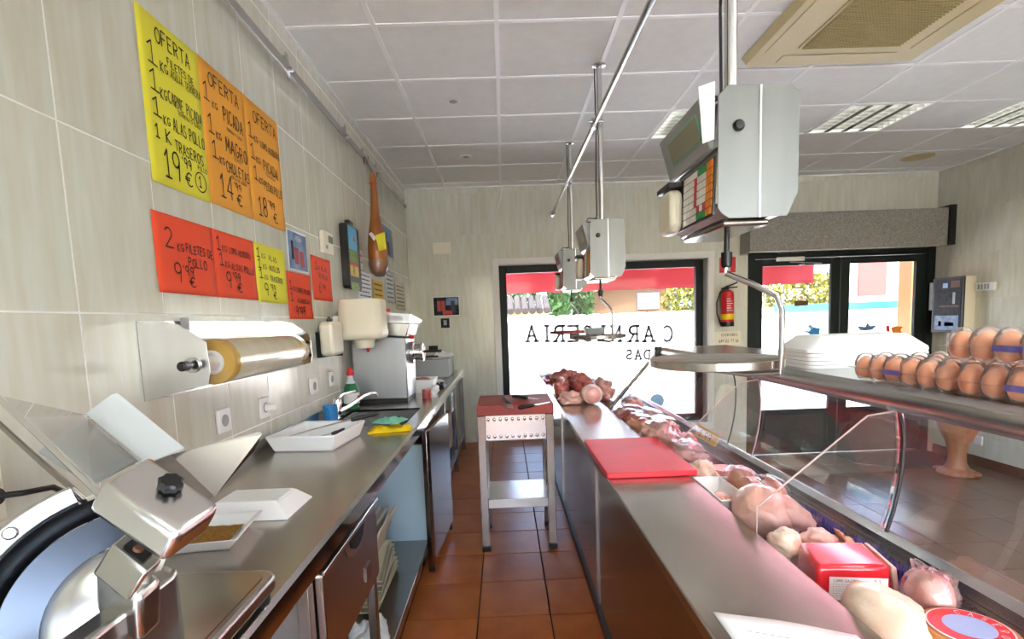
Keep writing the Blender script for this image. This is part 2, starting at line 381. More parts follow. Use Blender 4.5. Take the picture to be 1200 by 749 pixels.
# openings
WX0, WX1, WZ0, WZ1 = -.04, 2.28, .12, 1.97
DX0, DX1, DZ0, DZ1 = 2.72, 4.81, ZS, 2.0
b = MB(); b.box(XL-.1, STEP, YF, YB, -.34, -.006)
floor = b.build('floor', 'floor_grout', label='raised terracotta floor of the staff aisle between the counters', **ST)
b = MB(); b.box(STEP, XR+.1, YF, YB+.3, ZS-.1, ZS-.006)
floor2 = b.build('floor_lower', 'floor_grout', label='lower brown tiled floor of the customer side by the door', **ST)
tiles(floor, 'tile', (0, 0, 0), (1, 0, 0), (0, 1, 0), (0, 0, 1), lines(.165, .333, XL, .5), lines(2.327, .333, YF, YB), 'floor_tile', gap=.007, thick=.0055, ch=.0015)
tiles(floor2, 'tile', (0, 0, ZS), (1, 0, 0), (0, 1, 0), (0, 0, 1), lines(.165, .4, 1.02, XR), lines(2.327, .4, YF, YB), 'shop_tile', gap=.005, thick=.0055, ch=.001)
b = MB(); b.box(XL-.25, XL-.0010, YF-.1, YB+.3, -.34, 3.1); wl = b.build('wall_left', 'grout', label='left wall clad in cream tiles behind the steel worktop', **ST)
b = MB(); b.box(XR+.0010, XR+.25, YF-.1, YB+.3, -.4, 3.1); wr = b.build('wall_right', 'grout_beige', label='right wall clad in cream tiles beside the glass door', **ST)
b = MB(); y0, y1 = YB+.0010, YB+.3
b.box(XL-.0010, WX0, y0, y1, -.4, 3.1); b.box(WX0, WX1, y0, y1, -.4, WZ0); b.box(WX0, WX1, y0, y1, WZ1, 3.1)
b.box(WX1, DX0, y0, y1, -.4, 3.1); b.box(DX0, DX1+.0010, y0, y1, DZ1, 3.1)
wb = b.build('wall_back', 'grout_beige', label='far wall with cream tiles around the shop window and door', **ST)
b = MB(); FX0, FX1, FZ0, FZ1 = -.7, 4.3, .55, 2.45
b.box(XL-.0010, FX0, YF-.25, YF, -.4, 3.1); b.box(FX1, XR+.0010, YF-.25, YF, -.4, 3.1); b.box(FX0, FX1, YF-.25, YF, -.4, FZ0); b.box(FX0, FX1, YF-.25, YF, FZ1, 3.1)
wf = b.build('wall_front', 'plaster', label='plain plastered wall with a wide window added for daylight behind the staff', **ST)
ZL = [0, .075, .52, .965, 1.41, 1.855, 2.30, 2.745, ZC]
tiles(wl, 'tile', (XL, 0, 0), (0, 1, 0), (0, 0, 1), (1, 0, 0), lines(1.633, .325, -1.292, YB), ZL, 'wall_tile', gap=.005)
tiles(wb, 'tile', (0, YB, 0), (1, 0, 0), (0, 0, 1), (0, -1, 0), lines(-.447, .325, XL, XR), [ZS]+ZL, 'wall_tile', holes=((WX0, WX1, WZ0, WZ1), (DX0, DX1, DZ0, DZ1)))
tiles(wr, 'tile', (XR, 0, 0), (0, -1, 0), (0, 0, 1), (-1, 0, 0), [-t for t in lines(1.633, .325, .008, YB)][::-1], [ZS]+ZL, 'wall_tile')
# ceiling: slab, T bars, tiles
b = MB(); b.box(XL-.25, XR+.25, YF-.25, YB+.3, 2.95, 3.1)
ceil = b.build('ceiling', 'plaster', label='suspended ceiling of white mineral tiles in a metal grid', **ST)
cxl = [XL, -.58, .02, .62, 1.25, 1.9, 2.55, 3.17, 3.81, 4.43, XR]
cyl_ = [YF, -2.034, -1.434, -.834, -.234, .366, .966, 1.566, 2.166, 2.766, 3.366, 3.966, 4.566, 5.166, 5.766, YB]
LCELL = {(4, 11), (6, 11), (8, 11), (4, 5), (6, 5), (8, 5), (4, 2), (6, 2), (1, 2)}  # only the far row is seen; the other cells are added fill lights
tiles(ceil, 'ceiling_tile', (0, 0, ZC+.004), (1, 0, 0), (0, -1, 0), (0, 0, -1), cxl, [-t for t in cyl_][::-1], 'ceil_tile', gap=.006, thick=.014,
      skip=lambda i, j: (i, len(cyl_)-2-j) in LCELL)
for x in cxl[1:-1]:
    b = MB(); b.box(x-.012, x+.012, YF, YB, ZC-.001, ZC+.006); b.build('t_bar', 't_bar', ceil, smooth=0)
for y in cyl_[1:-1]:
    b = MB(); b.box(XL, XR, y-.012, y+.012, ZC, ZC+.007); b.build('t_bar', 't_bar', ceil, smooth=0)
b = MB(); b.box(XL, XL+.02, YF, YB, ZC-.006, ZC+.003); b.box(XL, XR, YB-.02, YB, ZC-.006, ZC+.003); b.box(XR-.02, XR, YF, YB, ZC-.006, ZC+.003)
b.build('wall_angle', 't_bar', ceil, smooth=0)
def luminaire(x0, x1, y0, y1, label, group, tm='fill_tube'):
    t = thing('ceiling_light', ((x0+x1)/2, (y0+y1)/2, ZC), label, 'light', group)
    x0 += .016; x1 -= .016; y0 += .016; y1 -= .016
    b = MB(); b.box(x0, x1, y0, y1, 2.895, 2.90); b.box(x0, x0+.004, y0, y1, ZC, 2.895); b.box(x1-.004, x1, y0, y1, ZC, 2.895); b.box(x0+.004, x1-.004, y0, y0+.004, ZC, 2.895); b.box(x0+.004, x1-.004, y1-.004, y1, ZC, 2.895)
    b.build('housing', 'white', t, smooth=0)
    for k in range(4):
        xc = x0+(x1-x0)*(k+.5)/4
        b = MB(); b.cyl((xc, y0+.01, 2.872), (xc, y1-.01, 2.872), .013, seg=10); b.build('tube', tm, t)
    for k in range(1, 4):
        xc = x0+(x1-x0)*k/4
        b = MB(); b.prism([(xc-.022, y0+.005, 2.806), (xc+.022, y0+.005, 2.806), (xc, y0+.005, 2.85)], (0, y1-y0-.01, 0)); b.build('reflector', 'mirror_steel', t, smooth=0)
    for k in range(1, 8):
        yc = y0+(y1-y0)*k/8
        b = MB(); b.box(x0+.005, x1-.005, yc-.002, yc+.002, 2.806, 2.853); b.build('louvre_slat', 'steel', t, smooth=0)
    return t
for (i, j) in sorted(LCELL):
    if j == 11:
        lab = {4: 'square louvred ceiling light above the hanging scales', 6: 'square louvred ceiling light between the two others', 8: 'square louvred ceiling light next to the right wall'}[i]
    else: lab = 'square louvred ceiling light added out of view for fill'
    luminaire(cxl[i], cxl[i+1], cyl_[j], cyl_[j+1], lab, 'louvred ceiling lights' if j == 11 else 'added fill lights in the ceiling', 'tube_dim' if j == 11 else 'fill_tube')
# window
wt = thing('window_1', (1.12, YB, WZ0), 'wide shop window with dark frame, white surround and red awning outside', None, None, 'structure')
b = MB(); tw = .065
b.box(WX0-tw, WX0, YB-.012, YB-.0005, WZ0-tw, WZ1+tw); b.box(WX1, WX1+tw, YB-.012, YB-.0005, WZ0-tw, WZ1+tw); b.box(WX0, WX1, YB-.012, YB-.0005, WZ1, WZ1+tw); b.box(WX0, WX1, YB-.012, YB-.0005, WZ0-tw, WZ0)
b.build('surround', 'white_frame', wt, bevel=.003)
b = MB(); e = .006
b.box(WX0, WX0+e, YB, YB+.3, WZ0, WZ1); b.box(WX1-e, WX1, YB, YB+.3, WZ0, WZ1); b.box(WX0+e, WX1-e, YB, YB+.3, WZ1-e, WZ1); b.box(WX0+e, WX1-e, YB, YB+.3, WZ0, WZ0+e)
b.build('reveal', 'white_frame', wt)
b = MB(); fy0, fy1 = YB+.14, YB+.21; fw = .08; a0, a1, c0, c1 = WX0+e, WX1-e, WZ0+e, WZ1-e
b.box(a0, a0+fw, fy0, fy1, c0, c1); b.box(a1-fw, a1, fy0, fy1, c0, c1); b.box(a0+fw, a1-fw, fy0, fy1, c1-fw, c1); b.box(a0+fw, a1-fw, fy0, fy1, c0, c0+fw)
b.build('window_frame', 'dark_frame', wt, bevel=.004)
b = MB(); b.box(a0+fw, a1-fw, fy0+.03, fy0+.036, c0+fw, c1-fw); b.build('pane', 'glass', wt, smooth=0)
# lettering on the window, meant to be read from the street
lb = MB(); gy = fy0+.0285
for ch, u in zip('CARNICERIA', (783, 761, 742, 722, 704, 690, 672, 655, 638, 624)):
    p = px(u, 400, Y=gy); hw = .30*.155
    write(lb, ch, (p.x+hw, gy, p.z), (-1, 0, 0), (0, 0, 1), (0, -1, 0), .175, .029, serif=True)
for ch, u in zip('DAS', (758, 748, 737)):
    p = px(u, 421, Y=gy); write(lb, ch, (p.x+.03, gy, p.z), (-1, 0, 0), (0, 0, 1), (0, -1, 0), .105, .024, serif=True)
p = px(803, 476, Y=gy); write(lb, 'TEL.', (p.x, gy, p.z), (-1, 0, 0), (0, 0, 1), (0, -1, 0), .06, .010)
lb.build('lettering', 'sign_grey', wt, smooth=0, kind='stuff')
p = px(770, 470, Y=gy); b = MB(); b.lathe(p, (0, -1, 0), [(.085, 0), (.085, .001)], 20); b.build('sticker', 'label_blue', wt, smooth=0)
# door
dt = thing('door_1', (3.77, YB, ZS), 'dark double glass door beside the fire extinguisher', None, None, 'structure')
dy0, dy1 = YB+.01, YB+.09
b = MB(); b.box(DX0, 2.80, dy0-.02, dy1, ZS, 2.0); b.box(4.725, XR, dy0-.02, dy1, ZS, 2.0); b.box(2.80, 4.725, dy0-.02, dy1, 1.93, 2.0)
b.build('door_frame', 'dark_frame', dt, bevel=.004)
b = MB(); b.box(2.80, 4.725, dy0, YB+.3, ZS-.004, ZS+.012); b.build('threshold', 'steel_bright', dt)
for (x0, x1, g0, g1) in ((2.803, 3.765, 2.895, 3.666), (3.777, 4.722, 3.875, 4.62)):
    b = MB(); z0, z1 = ZS+.018, 1.925; gz0, gz1 = .23, 1.85; ya, yb_ = dy0+.01, dy0+.055
    b.box(x0, g0, ya, yb_, z0, z1); b.box(g1, x1, ya, yb_, z0, z1); b.box(g0, g1, ya, yb_, gz1, z1); b.box(g0, g1, ya, yb_, z0, gz0)
    lf = b.build('door_leaf', 'dark_frame', dt, bevel=.003)
    b = MB(); b.box(g0, g1, ya+.02, ya+.026, gz0, gz1); b.build('pane', 'glass', lf, smooth=0)
    b = MB(); b.box(g0+.05, g1-.05, ya-.004, ya-.0005, z0+.08, gz0-.06); b.build('kick_panel', 'kick', lf)
gy = dy0+.028
def decal(name, pts, m):
    b = MB(); b.prism([px(u, v, Y=gy) for u, v in pts], (0, -.001, 0)); b.build(name, m, dt, smooth=0)
decal('sticker', [(936, 386), (948, 388), (952, 383), (962, 385), (960, 389), (963, 394), (950, 393), (946, 390)], 'blue')
decal('sticker', [(946, 382), (950, 380), (954, 384), (950, 387)], 'label_blue')
decal('sticker', [(1004, 382), (1014, 383), (1016, 378), (1020, 382), (1028, 381), (1022, 387), (1008, 388)], 'photo_blue')
decal('sticker', [(1038, 382), (1042, 381), (1043, 389), (1039, 389)], 'red')
decal('sticker', [(1044, 384), (1050, 382), (1058, 383), (1055, 387), (1058, 391), (1046, 391)], 'orange')
decal('opening_notice', [(931, 353), (947, 352), (947, 358), (931, 359)], 'brown')
b = MB(); p = px(931, 303, Y=dy0-.05)
b.box(p.x-.2, p.x+.12, dy0-.05, dy0-.018, p.z-.03, p.z+.025); cl = b.build('door_closer', 'steel_bright', dt, bevel=.008)
b = MB(); b.tube([(p.x-.05, dy0-.04, p.z-.035), (p.x+.30, dy0-.05, p.z-.06), (p.x+.06, dy0-.03, p.z-.065)], .009); b.build('arm', 'steel_bright', cl)
b = MB(); b.tube([(3.62, dy0+.008, .95), (3.62, dy0-.05, .95), (3.62, dy0-.05, .75), (3.62, dy0+.008, .75)], .012); b.build('pull_handle', 'steel_bright', dt)
# unseen rear window, added to bring daylight in from behind
rw = thing('fill_window', (1.8, YF, FZ0), 'wide unseen window added in the rear wall for daylight', None, None, 'structure')
b = MB(); a0, a1, c0, c1 = FX0, FX1, FZ0, FZ1
b.box(a0, a0+.06, YF-.15, YF-.08, c0, c1); b.box(a1-.06, a1, YF-.15, YF-.08, c0, c1); b.box(a0+.06, a1-.06, YF-.15, YF-.08, c1-.06, c1); b.box(a0+.06, a1-.06, YF-.15, YF-.08, c0, c0+.06)
for k in (1, 2): xm = a0+(a1-a0)*k/3; b.box(xm-.03, xm+.03, YF-.15, YF-.08, c0+.06, c1-.06)
b.build('window_frame', 'white_frame', rw)
for k in range(3):
    b = MB(); xa = a0+(a1-a0)*k/3+.06; b.box(xa, xa+(a1-a0)/3-.12, YF-.118, YF-.112, c0+.06, c1-.06); b.build('pane', 'glass', rw, smooth=0)
# roller shutter housing over the door
rs_ = thing('shutter_housing', (3.68, 5.70, 1.98), 'speckled grey roller shutter housing above the glass door', 'shutter box')
b = MB(); b.box(2.63, 4.74, 5.70, YB-.001, 1.985, 2.375); b.build('casing', 'granite', rs_, bevel=.004)
b = MB(); b.box(4.74, 4.807, 5.68, YB-.001, 1.985, 2.40); b.build('end_cap', 'black', rs_)
b = MB(); b.box(2.62, 4.74, 5.695, YB-.001, 1.975, 1.985); b.build('bottom_lip', 'steel', rs_)

# ================================================================== OUTSIDE
b = MB(); b.box(-14, 22, YB+.3, 40, -.6, -.42); b.box(-14, 22, -30, YF-.25, -.6, -.42); b.build('street', 'street', label='sunlit pavement and road outside the shop, plus added bounce ground behind', kind='structure')  # second slab: unseen rear ground, added to bounce sunlight up to the ceiling
aw = thing('awning', (1.8, 6.24, 1.7), 'red canvas awning over the shop window', 'awning')
b = MB(); b.prism([(-.5, 6.25, 2.45), (-.5, 7.05, 1.98), (-.5, 7.05, 1.965), (-.5, 6.25, 2.43)], (4.6, 0, 0)); b.build('canopy', 'awning', aw)
def vf(u, v): x = -.5+4.6*u; return Vector((x, 7.05+.012*math.sin(u*60), 1.98-(.27+(.012*abs(math.sin(u*42)) if v > .9 else 0))*v))
b = MB(); b.sheet(vf, 140, 5); b.build('valance', 'awning', aw, solid=.003)
for x in (-.4, 4.0):
    b = MB(); b.tube([(x, 6.25, 1.95), (x, 7.03, 1.96)], .012); b.build('arm', 'white', aw)
# street wall with tiled coping
sw = thing('garden_wall', (1, 14, -.42), 'white rendered garden wall with a scalloped tile coping across the street', 'wall')
b = MB(); b.box(-3, 7.5, 14, 14.25, -.42, 1.38); b.build('wall_body', 'stucco', sw)
for k in range(26):
    x = -3+k*.4; b = MB(); b.lathe((x+.2, 13.9, 1.36), (0, 1, 0), [(.21, 0), (.21, .45)], 14, squash=(1, .45)); b.build('coping_tile', 'stucco', sw)
gp = thing('gate_lodge', (.4, 14.6, -.42), 'small gate roof of grey clay tiles beyond the white wall', 'roof')
b = MB(); b.box(-2.2, 1.25, 14.9, 16, -.42, 1.62); b.build('wall_body', 'stucco_cream', gp)
for k in range(18):
    x = -2.3+k*.2
    b = MB(); b.tube([(x+.1, 14.7, 1.60), (x+.1, 15.5, 2.0)], [.10, .085], seg=8); b.build('roof_tile', 'roof_tile', gp)
def foliage(name, c, r, n, m, label, group, s=.16, seed=1, trunk=True):
    rs = random.Random(seed); t = thing(name, (c[0], c[1], -.42), label, 'tree' if trunk else 'bush', group)
    b = MB()
    for k in range(n):
        d = Vector((rs.gauss(0, 1), rs.gauss(0, 1), rs.gauss(0, 1))).normalized()*rs.uniform(.55, 1.0)
        p = Vector((c[0]+d.x*r[0], c[1]+d.y*r[1], c[2]+d.z*r[2]))
        a = Vector((rs.uniform(-1, 1), rs.uniform(-1, 1), rs.uniform(-1, 1))).normalized(); q = a.cross(Vector((rs.uniform(-1, 1), .3, 1))).normalized()
        w = s*rs.uniform(.5, 1)
        b.add([p-a*w, p-q*w*.5, p+a*w, p+q*w*.5], [(0, 1, 2, 3)])
    b.build('foliage', m, t, smooth=0)
    b = MB(); b.cyl((c[0], c[1], -.42), (c[0], c[1], c[2]), .09 if trunk else .04, .04, 8); b.build('trunk', 'brown', t)
    return t
for k, (x, y, z, rx, rz) in enumerate(((-1.1, 17.6, 2.3, .75, 1.9), (.55, 17.6, 2.5, .72, 2.0), (1.85, 17.6, 2.2, .42, 1.6), (2.75, 18.6, 2.5, .45, 1.9))):
    foliage('hedge_tree', (x, y, z), (rx, .7, rz), 1500, 'leaf', 'dense green hedge tree beyond the tiled gate roof', 'green hedge trees across the street', seed=k+3)
foliage('yellow_bush', (5.2, 15.2, 1.75), (.75, .5, .5), 700, 'leaf_yellow', 'yellow flowering bush seen through the shop window', None, s=.12, seed=11, trunk=False)
foliage('yellow_bush', (8.4, 15.0, 1.75), (1.3, .6, .75), 1200, 'leaf_yellow', 'broad yellow-green bush seen through the left door pane', None, s=.13, seed=12, trunk=False)
hs = thing('street_house', (5, 20, -.42), 'tan house with sloping eaves and a slatted balcony across the street', 'house')
b = MB(); b.box(3.2, 8.2, 20, 24, -.42, 2.6); b.build('wall', 'brick_tan', hs)
b = MB(); b.prism([(3.0, 19.4, 2.25), (7.2, 19.4, 3.0), (7.2, 19.4, 3.15), (3.0, 19.4, 2.4)], (0, 4.5, 0)); b.build('eaves', 'stucco_cream', hs)
for x in (5.0, 6.2): b = MB(); b.box(x, x+.8, 19.9, 19.99, 1.6, 2.2); b.build('window', 'photo_blue', hs)
for k in range(12): b = MB(); b.box(6.3+k*.18, 6.36+k*.18, 19.6, 19.66, 2.3, 2.95); b.build('baluster', 'stucco', hs)
hp = thing('porch_house', (12, 15, -.42), 'white house with pink shutters and a wooden porch post past the door', 'house')
b = MB(); b.box(10.0, 16, 15.5, 18, -.42, 3.4); b.build('wall', 'stucco', hp)
b = MB(); b.box(10.3, 11.1, 15.42, 15.5, 1.7, 2.9); b.build('shutter', 'photo_red', hp)
b = MB(); b.box(9.35, 9.9, 12.2, 12.6, -.42, 3.2); b.build('porch_post', 'wood_orange', hp)
tf = thing('teal_fence', (9, 13.5, -.42), 'low fence with a teal top rail across the street', 'fence')
b = MB(); b.box(6.8, 12.5, 13.3, 13.4, 1.32, 1.5); b.build('top_rail', 'teal_paint', tf)
b = MB(); b.box(6.8, 12.5, 13.32, 13.42, -.42, 1.3); b.build('panel', 'stucco', tf)

# ================================================================== LEFT WORKTOP
CX, ZT = -.455, .85                  # front edge and height of the worktop
SK = (-.93, -.52, 2.66, 3.20)        # sink opening
wk = thing('steel_worktop', (-.73, 2.6, .80), 'long stainless steel worktop with a sink along the tiled wall', 'worktop')
b = MB(); x0, x1, ya, yb_ = XL+.012, CX, -.6, 5.72
b.box(x0, x1, ya, SK[2], ZT-.012, ZT); b.box(x0, x1, SK[3], yb_, ZT-.012, ZT); b.box(x0, SK[0], SK[2], SK[3], ZT-.012, ZT); b.box(SK[1], x1, SK[2], SK[3], ZT-.012, ZT)
b.build('top_sheet', 'steel_top', wk)
b = MB(); b.prism([(CX, ya, ZT), (CX+.012, ya, ZT-.006), (CX+.014, ya, ZT-.05), (CX+.002, ya, ZT-.055), (CX-.006, ya, ZT-.05), (CX-.002, ya, ZT-.012)], (0, yb_-ya, 0)); b.build('front_edge', 'chrome', wk)
b = MB(); b.box(XL+.002, XL+.012, ya, yb_, ZT-.012, ZT+.055); b.build('upstand', 'steel', wk, bevel=.003)
b = MB(); t = .003; zb = ZT-.13
b.box(SK[0], SK[1], SK[2], SK[3], zb-t, zb); b.box(SK[0]-t, SK[0], SK[2], SK[3], zb, ZT-.001); b.box(SK[1], SK[1]+t, SK[2], SK[3], zb, ZT-.001); b.box(SK[0], SK[1], SK[2]-t, SK[2], zb, ZT-.001); b.box(SK[0], SK[1], SK[3], SK[3]+t, zb, ZT-.001)
b.build('sink_basin', 'steel', wk)
for y in (3.9, 4.75, 5.62):
    b = MB(); b.box(CX-.045, CX-.005, y, y+.04, 0, ZT-.05); b.build('leg', 'steel_dark', wk, bevel=.003)
    if y > 5: b = MB(); b.box(XL+.02, XL+.06, y, y+.04, 0, ZT-.05); b.build('leg', 'steel_dark', wk, bevel=.003)
b = MB(); b.box(CX-.035, CX-.012, 3.94, 5.62, .16, .185); b.build('stretcher', 'steel', wk)
b = MB(); b.box(CX-.03, CX-.02, 4.60, 4.72, .58, .74); lb_ = b.build('guarantee_plate', 'paper', wk)
b = MB(); b.box(CX-.0195, CX-.0188, 4.62, 4.70, .61, .71); b.build('print', 'ink', lb_)
# under-counter unit: drawer, open shelf, panels
cu = thing('counter_cabinet', (-.73, 1.9, .05), 'steel under-counter unit with a drawer and an open bottom shelf', 'cabinet')
b = MB(); b.box(XL+.01, CX-.03, .2, 3.02, .075, .10); b.build('bottom_shelf', 'steel_dark', cu, bevel=.003)
b = MB(); b.box(XL+.004, XL+.014, .2, 3.02, .10, .78); b.build('back_panel', 'steel_dark', cu)
b = MB(); b.box(XL+.02, CX-.03, 3.0, 3.02, .10, .665); b.build('side_panel', 'blue_white', cu)
for y in (1.22, 1.80): b = MB(); b.box(CX-.06, CX-.03, y-.016, y+.016, .10, .79); b.build('post', 'steel_dark', cu, bevel=.002)
for y in (.3, 2.9): b = MB(); b.cyl((CX-.06, y, 0), (CX-.06, y, .075), .02); b.build('foot', 'black', cu)
b = MB(); b.box(XL+.05, CX-.035, 1.24, 1.78, .56, .74); b.build('drawer_box', 'steel_dark', cu)
b = MB(); b.prism([(CX-.03, y, z) for y, z in rpoly(1.245, 1.775, .50, .765, .02)], (.022, 0, 0)); dr = b.build('drawer', 'steel', cu, bevel=.003)
b = MB(); b.prism([(CX-.007, y, z) for y, z in ((1.40, .765), (1.44, .71), (1.50, .69), (1.56, .69), (1.62, .71), (1.66, .765))], (.003, 0, 0)); b.build('pull_rim', 'steel_bright', dr)
b = MB(); b.prism([(CX-.003, y, z) for y, z in ((1.45, .757), (1.475, .72), (1.51, .705), (1.55, .705), (1.585, .72), (1.61, .757))], (.002, 0, 0)); b.build('pull_recess', 'black', dr)
b = MB(); b.box(CX-.008, CX-.003, 1.60, 1.66, .555, .60); b.build('lock_plate', 'steel_dark', dr)
b = MB(); b.box(CX-.008, CX+.003, 1.235, 1.775, .755, .77); b.build('top_lip', 'steel_bright', dr, bevel=.003)
# hinged door standing ajar
hd = thing('cabinet_door', (-.45, 2.82, .05), 'tall steel cabinet door standing ajar below the sink', 'cabinet door')
b = MB(); b.hexa([(-.462, 2.80, .03), (-.435, 2.79, .03), (-.425, 2.84, .03), (-.452, 2.85, .03)], [(-.462, 2.80, .785), (-.435, 2.79, .785), (-.425, 2.84, .785), (-.452, 2.85, .785)]); b.build('stile', 'steel_dark', hd, bevel=.002)
b = MB(); b.hexa([(-.452, 2.852, .045), (-.428, 2.845, .045), (-.385, 3.42, .045), (-.409, 3.425, .045)], [(-.452, 2.852, .775), (-.428, 2.845, .775), (-.385, 3.42, .775), (-.409, 3.425, .775)]); b.build('panel', 'steel_dark', hd, bevel=.004)
b = MB(); b.cyl((-.445, 2.815, 0), (-.445, 2.815, .03), .018); b.build('foot', 'black', hd)
b = MB(); b.cyl((-.40, 3.40, 0), (-.40, 3.40, .045), .012); b.build('foot', 'black', hd)
# ================================================================== CUTTING TABLE
ct = thing('butcher_table', (.05, 3.22, 0), 'steel butcher table with a dark red block top and dimpled apron', 'table')
b = MB(); b.box(-.175, .268, 3.02, 3.44, .815, .875); b.build('block_top', 'red_block', ct, bevel=.004)
for x in (-.175, .222):
    for y in (3.03, 3.385):
        b = MB(); b.box(x, x+.046, y, y+.046, .03, .812); lg = b.build('leg', 'steel_dark', ct, bevel=.003)
        b = MB(); b.box(x-.002, x+.048, y-.002, y+.048, 0, .028); b.build('foot_cap', 'black', lg, bevel=.003)
b = MB(); b.box(-.127, .220, 3.045, 3.05, .665, .808); ap = b.build('apron', 'steel_bright', ct)
for k in range(10):
    for z in (.787, .686):
        x = -.112+k*.0352
        b = MB(); b.ball((x, 3.0455, z), (.0095, .005, .012), 10, 6); b.build('dimple', 'steel', ap)
for a in ((-.127, .220, 3.405, 3.41), (-.17, -.165, 3.08, 3.38), (.258, .263, 3.08, 3.38)):
    b = MB(); b.box(*a, .665, .808); b.build('apron', 'steel', ct)
b = MB(); b.box(-.14, .235, 3.05, 3.41, .285, .31); b.box(-.14, .235, 3.046, 3.052, .255, .31); b.build('lower_shelf', 'steel', ct, bevel=.002)

# ================================================================== DISPLAY CASE
LX0, LX1, LZ = .337, .618, .80
YA, YZ = -.5, 5.6
dc = thing('display_case', (.8, 2.5, 0), 'long refrigerated meat counter with steel work ledge and glass front', 'display counter')
b = MB(); b.box(LX0, LX1, YA, YZ, LZ-.03, LZ); b.build('work_ledge', 'steel_top', dc, bevel=.004)
b = MB(); b.box(.385, .40, YA, YZ, .055, LZ-.03); b.build('staff_panel', 'steel_dark', dc)
for y in (.9, 2.3, 3.7, 5.0): b = MB(); b.box(.378, .385, y-.008, y+.008, .06, LZ-.035); b.build('panel_seam', 'steel', dc)
b = MB(); b.box(.376, .40, YA, YZ, 0, .05); b.build('plinth', 'black', dc)
DZ = .735
b = MB(); b.box(LX1+.004, .95, YA, YZ, DZ-.02, DZ); b.build('display_deck', 'steel', dc)
b = MB(); b.box(LX1-.012, LX1+.002, YA, YZ, DZ, LZ-.03); b.build('deck_wall', 'white', dc)
gr = MB(); gr.box(.872, .935, YA, 5.0, DZ+.001, DZ+.014); gr = gr.build('air_grille', 'steel_dark', dc)
hb = MB()
for k in range(300):
    y = .55+k*.012
    for q, x in enumerate((.882, .894, .906, .918)): hb.box(x-.0035, x+.0035, y+(.006 if q % 2 else 0)-.0035, y+(.006 if q % 2 else 0)+.0035, DZ+.0142, DZ+.0146)
hb.build('grille_holes', 'black', gr, kind='stuff', smooth=0)
b = MB(); b.prism([(.937, YA, DZ), (.975, YA, DZ), (.975, YA, .78), (.955, YA, .79), (.937, YA, .775)], (0, 5.0-YA, 0)); b.build('front_rail', 'steel_bright', dc)
b = MB(); b.box(.40, .96, YA, YZ, .0, DZ-.021); b.build('case_body', 'steel_dark', dc)
b = MB(); b.box(.962, .985, YA, YZ, ZS+.02, DZ-.001); b.build('customer_panel', 'white', dc)
# curved front panes
CURVE = [(.952, .785), (.968, .84), (.980, .90), (.987, .96), (.988, 1.02), (.982, 1.07), (.975, 1.096)]
for ya, yb_ in ((-.3, 1.285), (1.297, 2.255), (2.265, 3.19), ):
    b = MB()
    n = len(CURVE)
    b.add([(x, ya, z) for x, z in CURVE]+[(x, yb_, z) for x, z in CURVE], [(i, i+1, n+i+1, n+i) for i in range(n-1)])
    b.build('front_glass', 'acrylic', dc)
for y in (1.291, 2.26):
    b = MB(); b.tube([(x, y, z) for x, z in CURVE], .0045 if y < 2 else .003, 6); b.build('pane_seal', 'black', dc)
def divider(y, edge, pts=None):
    P = pts or ([(LX1+.006, .735), (LX1+.006, .86), (.90, 1.085), (.972, 1.094)]+[(x-.006, z) for x, z in CURVE[::-1]][1:]+[(.94, .735)])
    b = MB(); b.prism([(x, y, z) for x, z in P], (0, .006, 0)); d = b.build('glass_divider', 'acrylic', dc, smooth=0)
    e0, e1 = (0, 4) if y < 2 else (1, len(P)-1)
    b = MB(); b.tube([(x, y+.003, z) for x, z in P[e0:e1]], .0022, 6); b.build('polished_edge', edge, d)
divider(1.297, 'acrylic_edge')
divider(2.02, 'acrylic_edge', [(.655, .735), (.655, .86), (.90, 1.085), (.972, 1.094)]+[(x-.006, z) for x, z in CURVE[::-1]][1:]+[(.94, .735)])
divider(4.42, 'steel', [(.40, .95), (.64, 1.17), (.90, 1.15), (.945, 1.12), (.972, 1.05), (.975, .95), (.962, .86), (.945, .79), (.55, .81)])
# far end post and shelf
b = MB(); b.tube([(.626, 3.2, .80), (.93, 3.2, 1.14)], .011, 8); b.build('shelf_strut', 'steel_dark', dc)
b = MB(); b.box(.905, .95, 3.18, 3.225, 1.10, 1.165); b.build('strut_clamp', 'black', dc, bevel=.006)
SX0, SX1, SZ0, SZ1 = .92, 1.34, 1.10, 1.163
b = MB(); b.prism([(x, -.3, z) for x, z in ((SX0+.022, SZ0), (SX0+.006, SZ0+.012), (SX0, SZ0+.03), (SX0+.004, SZ0+.05), (SX0+.018, SZ1), (SX1-.018, SZ1), (SX1, SZ0+.04), (SX1-.01, SZ0))], (0, 3.47, 0))
b.build('top_shelf', 'steel', dc)
b = MB(); b.cyl((1.06, -.2, 1.086), (1.06, 3.1, 1.086), .012, seg=10); b.build('pink_tube_lamp', 'pink_lamp', dc)

# ================================================================== LEFT WALL THINGS
WN = Vector((1, 0, 0)); WR = Vector((0, 1, 0)); WU = Vector((0, 0, 1))
def sheet_on_left(name, y0, y1, z0, z1, m, label, cat, rows, group=None, ink='ink', slant=0., th=.0045, tape=False):
    """a paper sheet on the left wall; rows = (text, x0, ybase, height, width) as fractions of the sheet"""
    w, h = y1-y0, z1-z0
    def fn(u, v):
        curl = .006*(abs(u-.5)*2)**4*(1 if v < .2 else .35)
        return Vector((XL+.0025+curl*.5, y0+w*u, z0+h*v+slant*u))
    b = MB(); b.sheet(fn, 10, 10); o = b.build(name, m, label=label, cat=cat, group=group, solid=.0008)
    lb = MB()
    for r in rows:
        t, fx, fz, fh, fw = r[:5]; k = r[5] if len(r) > 5 else 1
        write(lb, t, (XL+.0062, y0+w*fx, z0+h*fz+slant*fx), (0, 1, -.04), WU, WN, h*fh, th*k, sp=.22, jit=.06, width=w*fw)
    if rows: lb.build('lettering', ink, o, smooth=0, kind='stuff')
    return o
